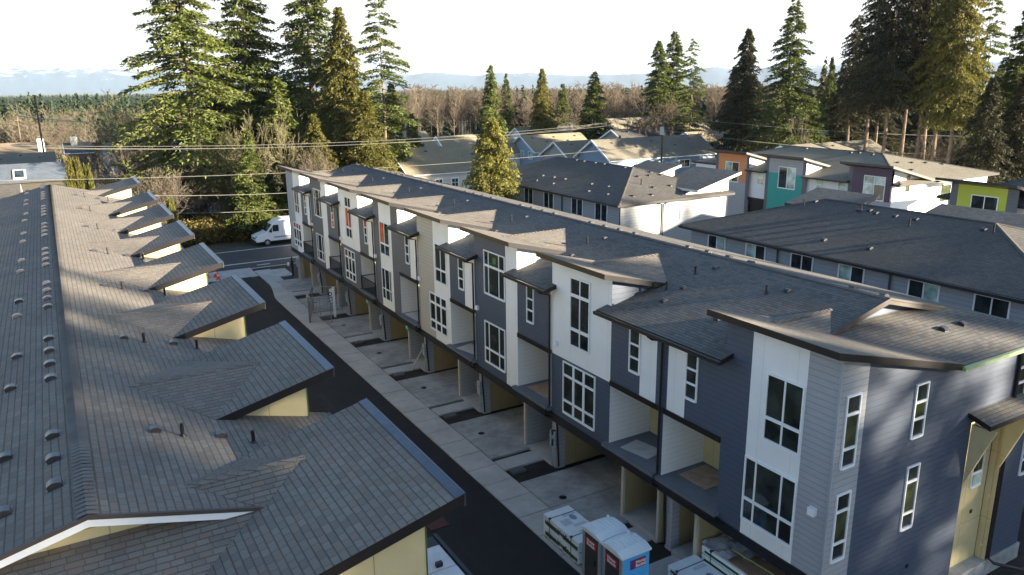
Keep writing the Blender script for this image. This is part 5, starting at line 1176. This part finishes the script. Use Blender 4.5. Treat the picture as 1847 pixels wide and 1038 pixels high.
# pallets of siding boards
M_PK = plain('wrap_white', (.72, .78, .8), .55, .06); M_GRN = plain('pack_green', (.015, .09, .03), .55); M_INK = plain('pack_ink', (.05, .05, .09), .7); M_INKB = plain('pack_blue_ink', (.22, .28, .42), .7)
def pallet(x0, x1, y0, y1, z0, layers, lh, label, words=True):
    r_ = empty('siding_pallet', ((x0+x1)/2, (y0+y1)/2, z0), label, 'pallet', 'pallets of siding boards'); m = MB()
    for k in range(3): m.box(x0+.02, x1-.02, y0+.1+k*(y1-y0-.3)/2, y0+.22+k*(y1-y0-.3)/2, z0, z0+.09)
    m.build('bearer', M_PLY, r_)
    for l in range(layers):
        za = z0+.09+l*(lh+.05); zb = za+lh; m = MB(); m.box(x0, x1, y0, y1, za, zb); bx_ = m.build('board_pack', M_PK, r_, bevel=.015)
        if l < layers-1: MB().box(x0+.05, x1-.05, y0+.05, y1-.05, zb, zb+.049).build('spacer', M_TRIM, r_)
        g_ = MB(); n_ = 2
        for k in range(n_):
            ya = y0+.06+k*(y1-y0)/n_; yb = y0+(k+1)*(y1-y0)/n_-.14; g_.box(x0-.006, x0, ya, yb, za+.06, za+.06+lh*.36)
        g_.box(x0+(x1-x0)*.35, x0+(x1-x0)*.85, y0-.006, y0, za+.08, za+lh*.6); g_.build('green_band', M_GRN, bx_)
        if l == layers-1 and words:
            t_ = MB(); rr_ = random.Random(3)
            for (bx0, by0, bw, bh, nl) in ((.45, .35, .35, .32, 6), (.2, 1.15, .35, .4, 7), (.5, 1.7, .5, .18, 3), (.5, .95, .5, .15, 3)):
                for k in range(nl):
                    xx = x0+bx0*(x1-x0)/1.1; yy = y0+by0*(y1-y0)/2.3+k*bh/nl; cur = xx
                    while cur < xx+bw: w_ = rr_.uniform(.02, .07); t_.box(cur, cur+w_, yy, yy+bh/nl*.5, zb+.001, zb+.003); cur += w_+.02
            for k in range(12):
                a = k*math.pi/6; t_.poly([(x0+.8+.13*math.cos(a), y0+1.5+.19*math.sin(a), zb+.0035), (x0+.8+.13*math.cos(a+.5), y0+1.5+.19*math.sin(a+.5), zb+.0035), (x0+.8, y0+1.5, zb+.0035)])
            t_.build('printed_label', M_INKB, bx_)
        if words:
            text_mesh('James Hardie', .26 if lh > .3 else .15, 'lettering', M_INK, bx_, (x0-.009, y1-.3, za+lh*.3), (0, -1, 0), (0, 0, 1), .002, bold=.008)
    s_ = MB()
    for yy in (y0+.45, y1-.45):
        zt_ = z0+.09+layers*(lh+.05)-.05; s_.box(x0-.012, x1+.012, yy, yy+.025, zt_, zt_+.012); s_.box(x0-.014, x0-.002, yy, yy+.025, z0+.1, zt_+.012); s_.box(x0-.03, x0+.05, yy-.03, yy+.055, zt_-.03, zt_+.03)
    s_.build('strap', M_INK, r_); return r_
pallet(13.95, 15.08, 19.5, 21.78, 0, 2, .4, 'two high pallet of white and green siding packs beside the portable toilets')
pallet(16.08, 17.3, 14.6, 17.3, 0, 2, .24, 'low pallet of white siding packs at the bottom edge in front of the garage')
p3 = pallet(17.45, 18.6, 13.6, 17.15, 0, 3, .27, 'taller stack of opened siding packs under the corner bay', words=False)
# torn wrapping on the stack
m = MB(); NXp, NYp = 8, 20; rr_ = random.Random(9); zt_ = 1.06
gp_ = [[Vector((17.42+1.2*i/(NXp-1)+rr_.uniform(-.02, .02), 17.35-2.1*j/(NYp-1), zt_+.05+rr_.uniform(0, .07)+(.06*math.sin(i*1.1)*math.cos(j*.6)) - (.22 if j == 0 else 0.08 if j == 1 else 0))) for i in range(NXp)] for j in range(NYp)]
for j in range(NYp-1):
    for i in range(NXp-1):
        if (j > 12 and i < 3) or (j > 15 and i < 6): continue
        m.poly([gp_[j][i], gp_[j+1][i], gp_[j+1][i+1], gp_[j][i+1]])
m.build('torn_wrapping', plain('grey_plastic', (.42, .44, .5), .35, .2, 0, 4), p3, smooth=True)
m = MB(); m.box(17.5, 18.55, 13.7, 16.3, 1.03, 1.05); m.build('cardboard', M_PLY, p3)
tag(MB().tube([(17.9, 16.2, 1.22), (18.15, 13.2, 1.14)], .03, 8).build('green_stick', plain('green_batten', (.3, .38, .16))), 'pale green batten lying on the opened siding stack', 'batten')
# boards lying on balconies
def board(x0, x1, y0, y1, mat, label, rz=.15):
    o = MB().box(-(x1-x0)/2, (x1-x0)/2, -(y1-y0)/2, (y1-y0)/2, 0, .018).build('plywood_sheet', mat); o.location = ((x0+x1)/2, (y0+y1)/2, 3.061); o.rotation_euler = (0, 0, rz); tag(o, label, 'board', 'boards on the balconies')
board(17.15, 18.1, 20.0, 21.3, M_PLYW, 'grey board on the balcony with the printed door', .2); board(17.5, 18.8, 17.2, 18.5, M_PLY, 'brown board on the balcony with the yellow back wall', .02)
board(17.2, 18.8, 26.0, 28.2, M_PLY, 'brown board covering the balcony left of the white tower', .02); board(17.0, 18.0, 33.3, 34.8, M_PLYW, 'white board on the balcony between the beige and grey towers', .25); board(17.0, 18.2, 40.0, 41.9, M_PLYW, 'pale board on the balcony left of the beige tower', .05)
# utility boxes in the dirt strips
M_UB = concrete('box_concrete', (.11, .11, .12), .2); 
labs = ['beside the siding pallet driveway', 'in the dirt before the grey tower', 'in the dirt before the beige tower', 'in the dirt left of the beige tower garage', 'in the dirt before the white upper tower', 'in the farthest dirt strip']
for i, yb in enumerate((26.6, 33.4, 40.2, 47.0, 53.8)):
    m = MB(); m.box(15.45, 16.1, yb-.12, yb+.28, -.12, -.005, 0); m.box(15.5, 16.05, yb-.08, yb+.24, -.005, .01, 0); o = m.build('utility_box', M_UB); tag(o, 'dark flush utility box '+labs[i], 'utility box', 'utility boxes in the dirt strips')
# green address notices on posts
for i, (yy, lab) in enumerate(((49.1, 'green notice with white print on the fence side post'), (42.25, 'green notice with white print on the post left of the beige tower'))):
    o = MB().box(17.2, 17.22, yy-.25, yy+.12, 1.9, 2.4).build('notice', plain('notice_green', (.03, .3, .1))); tag(o, lab, 'notice', 'green notices on posts')
    for k in range(4):
        q_ = MB().box(17.19, 17.198, yy-.19, yy+.06, 2.3-k*.09, 2.34-k*.09).build('printing', M_WT, o)
# chain-link fence panels
M_WR = plain('galvanised_wire', (.3, .31, .32), .4, .1, .6)
def clf(p, q, label, h=1.85):
    p, q = Vector(p), Vector(q); r_ = empty('chain_link_panel', tuple((p+q)/2), label, 'fence panel', 'chain link fence panels'); L_ = (q-p).length; d = (q-p).normalized(); m = MB()
    m.tube([p, p+ZV*h], .028, 6); m.tube([q, q+ZV*h], .028, 6); m.tube([p+ZV*h, q+ZV*h], .026, 6); m.tube([p+ZV*.12, q+ZV*.12], .024, 6); m.tube([(p+q)/2+ZV*.12, (p+q)/2+ZV*h], .018, 6); m.build('frame', M_WR, r_)
    m = MB(); s = .16; k = -h
    while k < L_:
        for sg2 in (1, -1):
            a0, a1 = max(0, k), min(L_, k+h)
            if a1 > a0:
                if sg2 > 0: A_, B_ = p+d*a0+ZV*(a0-k), p+d*a1+ZV*(a1-k)
                else: A_, B_ = p+d*a0+ZV*(h-(a0-k)), p+d*a1+ZV*(h-(a1-k))
                m.tube([A_, B_], .004, 3, caps=False)
        k += s
    m.build('wire_mesh', M_WR, r_); return r_
clf((14.25, 53.0, 0), (15.4, 55.9, 0), 'chain link panel standing across the pavement with a small sign'); clf((14.3, 52.9, 0), (15.6, 52.2, 0), 'short chain link panel at the near end of the fence'); clf((15.45, 56.0, 0), (17.2, 54.6, 0), 'chain link panel reaching towards the far garages')
o = tag(MB().box(14.55, 14.58, 53.6, 54.5, 1.35, 1.75).build('fence_notice', plain('notice_cream', (.5, .42, .42))), 'small pale notice hung on the chain link panel', 'notice')
ap = empty('address_post', (16.25, 53.4, 0), 'white post with blue lettering in the dirt strip behind the fence', 'post'); MB().box(16.17, 16.33, 53.35, 53.43, 0, 2.25).build('post', M_WT, ap)
bo = MB().box(15.95, 16.17, 53.36, 53.42, 1.15, 2.15).build('board', M_WT, ap); text_mesh('LSO', .42, 'lettering', plain('blue_ink', (.02, .05, .2)), bo, (16.12, 53.355, 1.2), (0, 0, 1), (-1, 0, 0), .003, bold=.01)
sl_ = tag(MB().tube([(16.6, 40.35, 0), (17.2, 40.0, 1.3)], .045, 6).build('timber_prop', M_POST), 'pale timber prop leaning on the meter left of the beige tower', 'timber')

# person beside the far corner: one skinned body, clothing in the same surface
pr = empty('person', (16.98, 67.3, 0), 'person in dark clothes standing at the far corner, holding something pale at the waist', 'person')
def skin_fig(name, verts, edges, rad, mat, parent, root=0, sub=2):
    me = bpy.data.meshes.new(name); me.from_pydata(verts, edges, []); me.materials.append(mat)
    o = bpy.data.objects.new(name, me); COL.objects.link(o); o.parent = parent; s = o.modifiers.new('skin', 'SKIN'); s.use_smooth_shade = True
    for i, r_ in enumerate(rad): me.skin_vertices[0].data[i].radius = (r_, r_) if not isinstance(r_, tuple) else r_
    me.skin_vertices[0].data[root].use_root = True; o.modifiers.new('sub', 'SUBSURF').levels = sub; o.modifiers['sub'].render_levels = sub; return o
M_CLO = plain('dark_clothing', (.016, .016, .02), .85); M_SKIN = plain('skin', (.42, .25, .18), .5, .05); M_HAIR = plain('dark_hair', (.015, .012, .01), .7)
vs = [(0, 0, .95), (0, 0, 1.18), (0, 0, 1.4), (0, 0, 1.5), (0, .01, 1.62), (0, .01, 1.74),
      (0, .1, .9), (.02, .11, .5), (0, .11, .1), (-.12, .12, .04), (0, -.1, .9), (0, -.11, .5), (.03, -.11, .1), (-.1, -.12, .04),
      (0, .19, 1.4), (.03, .24, 1.13), (-.2, .16, 1.08), (0, -.19, 1.4), (.03, -.24, 1.13), (-.2, -.14, 1.08)]
es = [(0, 1), (1, 2), (2, 3), (3, 4), (4, 5), (0, 6), (6, 7), (7, 8), (8, 9), (0, 10), (10, 11), (11, 12), (12, 13), (2, 14), (14, 15), (15, 16), (2, 17), (17, 18), (18, 19)]
ra = [.15, .14, .15, .06, .09, .085, .095, .07, .05, .045, .095, .07, .05, .045, .07, .055, .04, .07, .055, .04]
skin_fig('body', vs, es, ra, M_CLO, pr)
skin_fig('face', [(-.035, .01, 1.6), (-.04, .01, 1.7), (-.1, .01, 1.655)], [(0, 1), (1, 2)], [.07, .075, .018], M_SKIN, pr, 0, 1); skin_fig('hair', [(.02, .01, 1.66), (.0, .01, 1.76)], [(0, 1)], [.095, .085], M_HAIR, pr, 0, 1)
for s in (-1, 1):
    hv = [(-.2, s*.15, 1.08), (-.27, s*.13, 1.08)]; he = [(0, 1)]; hr = [.035, .04]
    for k in range(4): hv += [(-.3, s*(.16-.022*k), 1.09), (-.35+.008*abs(k-1), s*(.155-.022*k), 1.07), (-.355+.008*abs(k-1), s*(.15-.02*k), 1.04)]; b0 = 2+3*k; he += [(1, b0), (b0, b0+1), (b0+1, b0+2)]; hr += [.011, .009, .008]
    hv += [(-.25, s*.09, 1.1), (-.3, s*.07, 1.09)]; he += [(1, 14), (14, 15)]; hr += [.012, .009]
    skin_fig('hand', hv, he, hr, M_SKIN, pr, 1, 1)
pap = MB().box(16.6, 16.72, 67.18, 67.42, 1.02, 1.3).build('clipboard', M_WT); tag(pap, 'pale clipboard held by the person at the far corner', 'clipboard')

# trees behind and to the right of the camera that shade the near half of the site
GS = 'firs shading the near half of the site'
sh = 0
def shade_tree(tx, ty, D, h, hw, kind='fir'):
    global sh
    sh += 1; hx, hy = sdir.x/math.cos(R(SUN_EL)), sdir.y/math.cos(R(SUN_EL))
    tree(kind, tx+hx*D, ty+hy*D, h, hw, 'tall fir of the belt outside the picture that shades the near roofs', GS, z=-.1)
TS = math.tan(R(SUN_EL))
for (tx, ty, D, ex, hw) in ((1, 32, 84, 2, 3.6), (-5, 25, 78, 5, 3.6), (4, 25, 82, 2.5, 3.0), (-3, 18, 72, 5, 3.4), (6, 18, 66, 4, 3.2), (7.5, 20, 62, 6, 3), (-11, 18, 76, 9, 6), (0, 10.5, 64, 12, 5.5), (-6, 8, 60, 9, 5), (8, 8, 58, 9, 5), (21, 19.5, 62, 3, 3.2), (30, 11, 48, 5, 3.4), (16, 9, 54, 7, 4), (36, 14, 56, 3, 4.5), (-11, 33, 90, 4, 5), (15, 27, 78, 3, 4), (38, 37.5, 70, 1.2, 4), (42, 39, 74, -.3, 3.4), (33, 35, 66, 0, 3.2), (26, 12.5, 50, 2.5, 2.6)):
    shade_tree(tx, ty, D, 9.6+TS*D+ex, hw)

# ================================================================== HAZE
hz = MB().box(-14000, 16000, -14000, 16000, -160, 300).build('haze', plain('haze_tmp', (1, 1, 1))); struct(hz, 'stuff')
mm = bpy.data.materials.new('haze_volume'); mm.use_nodes = True; nn = mm.node_tree; nn.nodes.clear(); ou = nn.nodes.new('ShaderNodeOutputMaterial'); pv = nn.nodes.new('ShaderNodeVolumePrincipled')
pv.inputs['Color'].default_value = (.5, .62, .76, 1); pv.inputs['Density'].default_value = .00005; pv.inputs['Anisotropy'].default_value = 0.0; nn.links.new(pv.outputs[0], ou.inputs['Volume'])
hz.data.materials.clear(); hz.data.materials.append(mm)
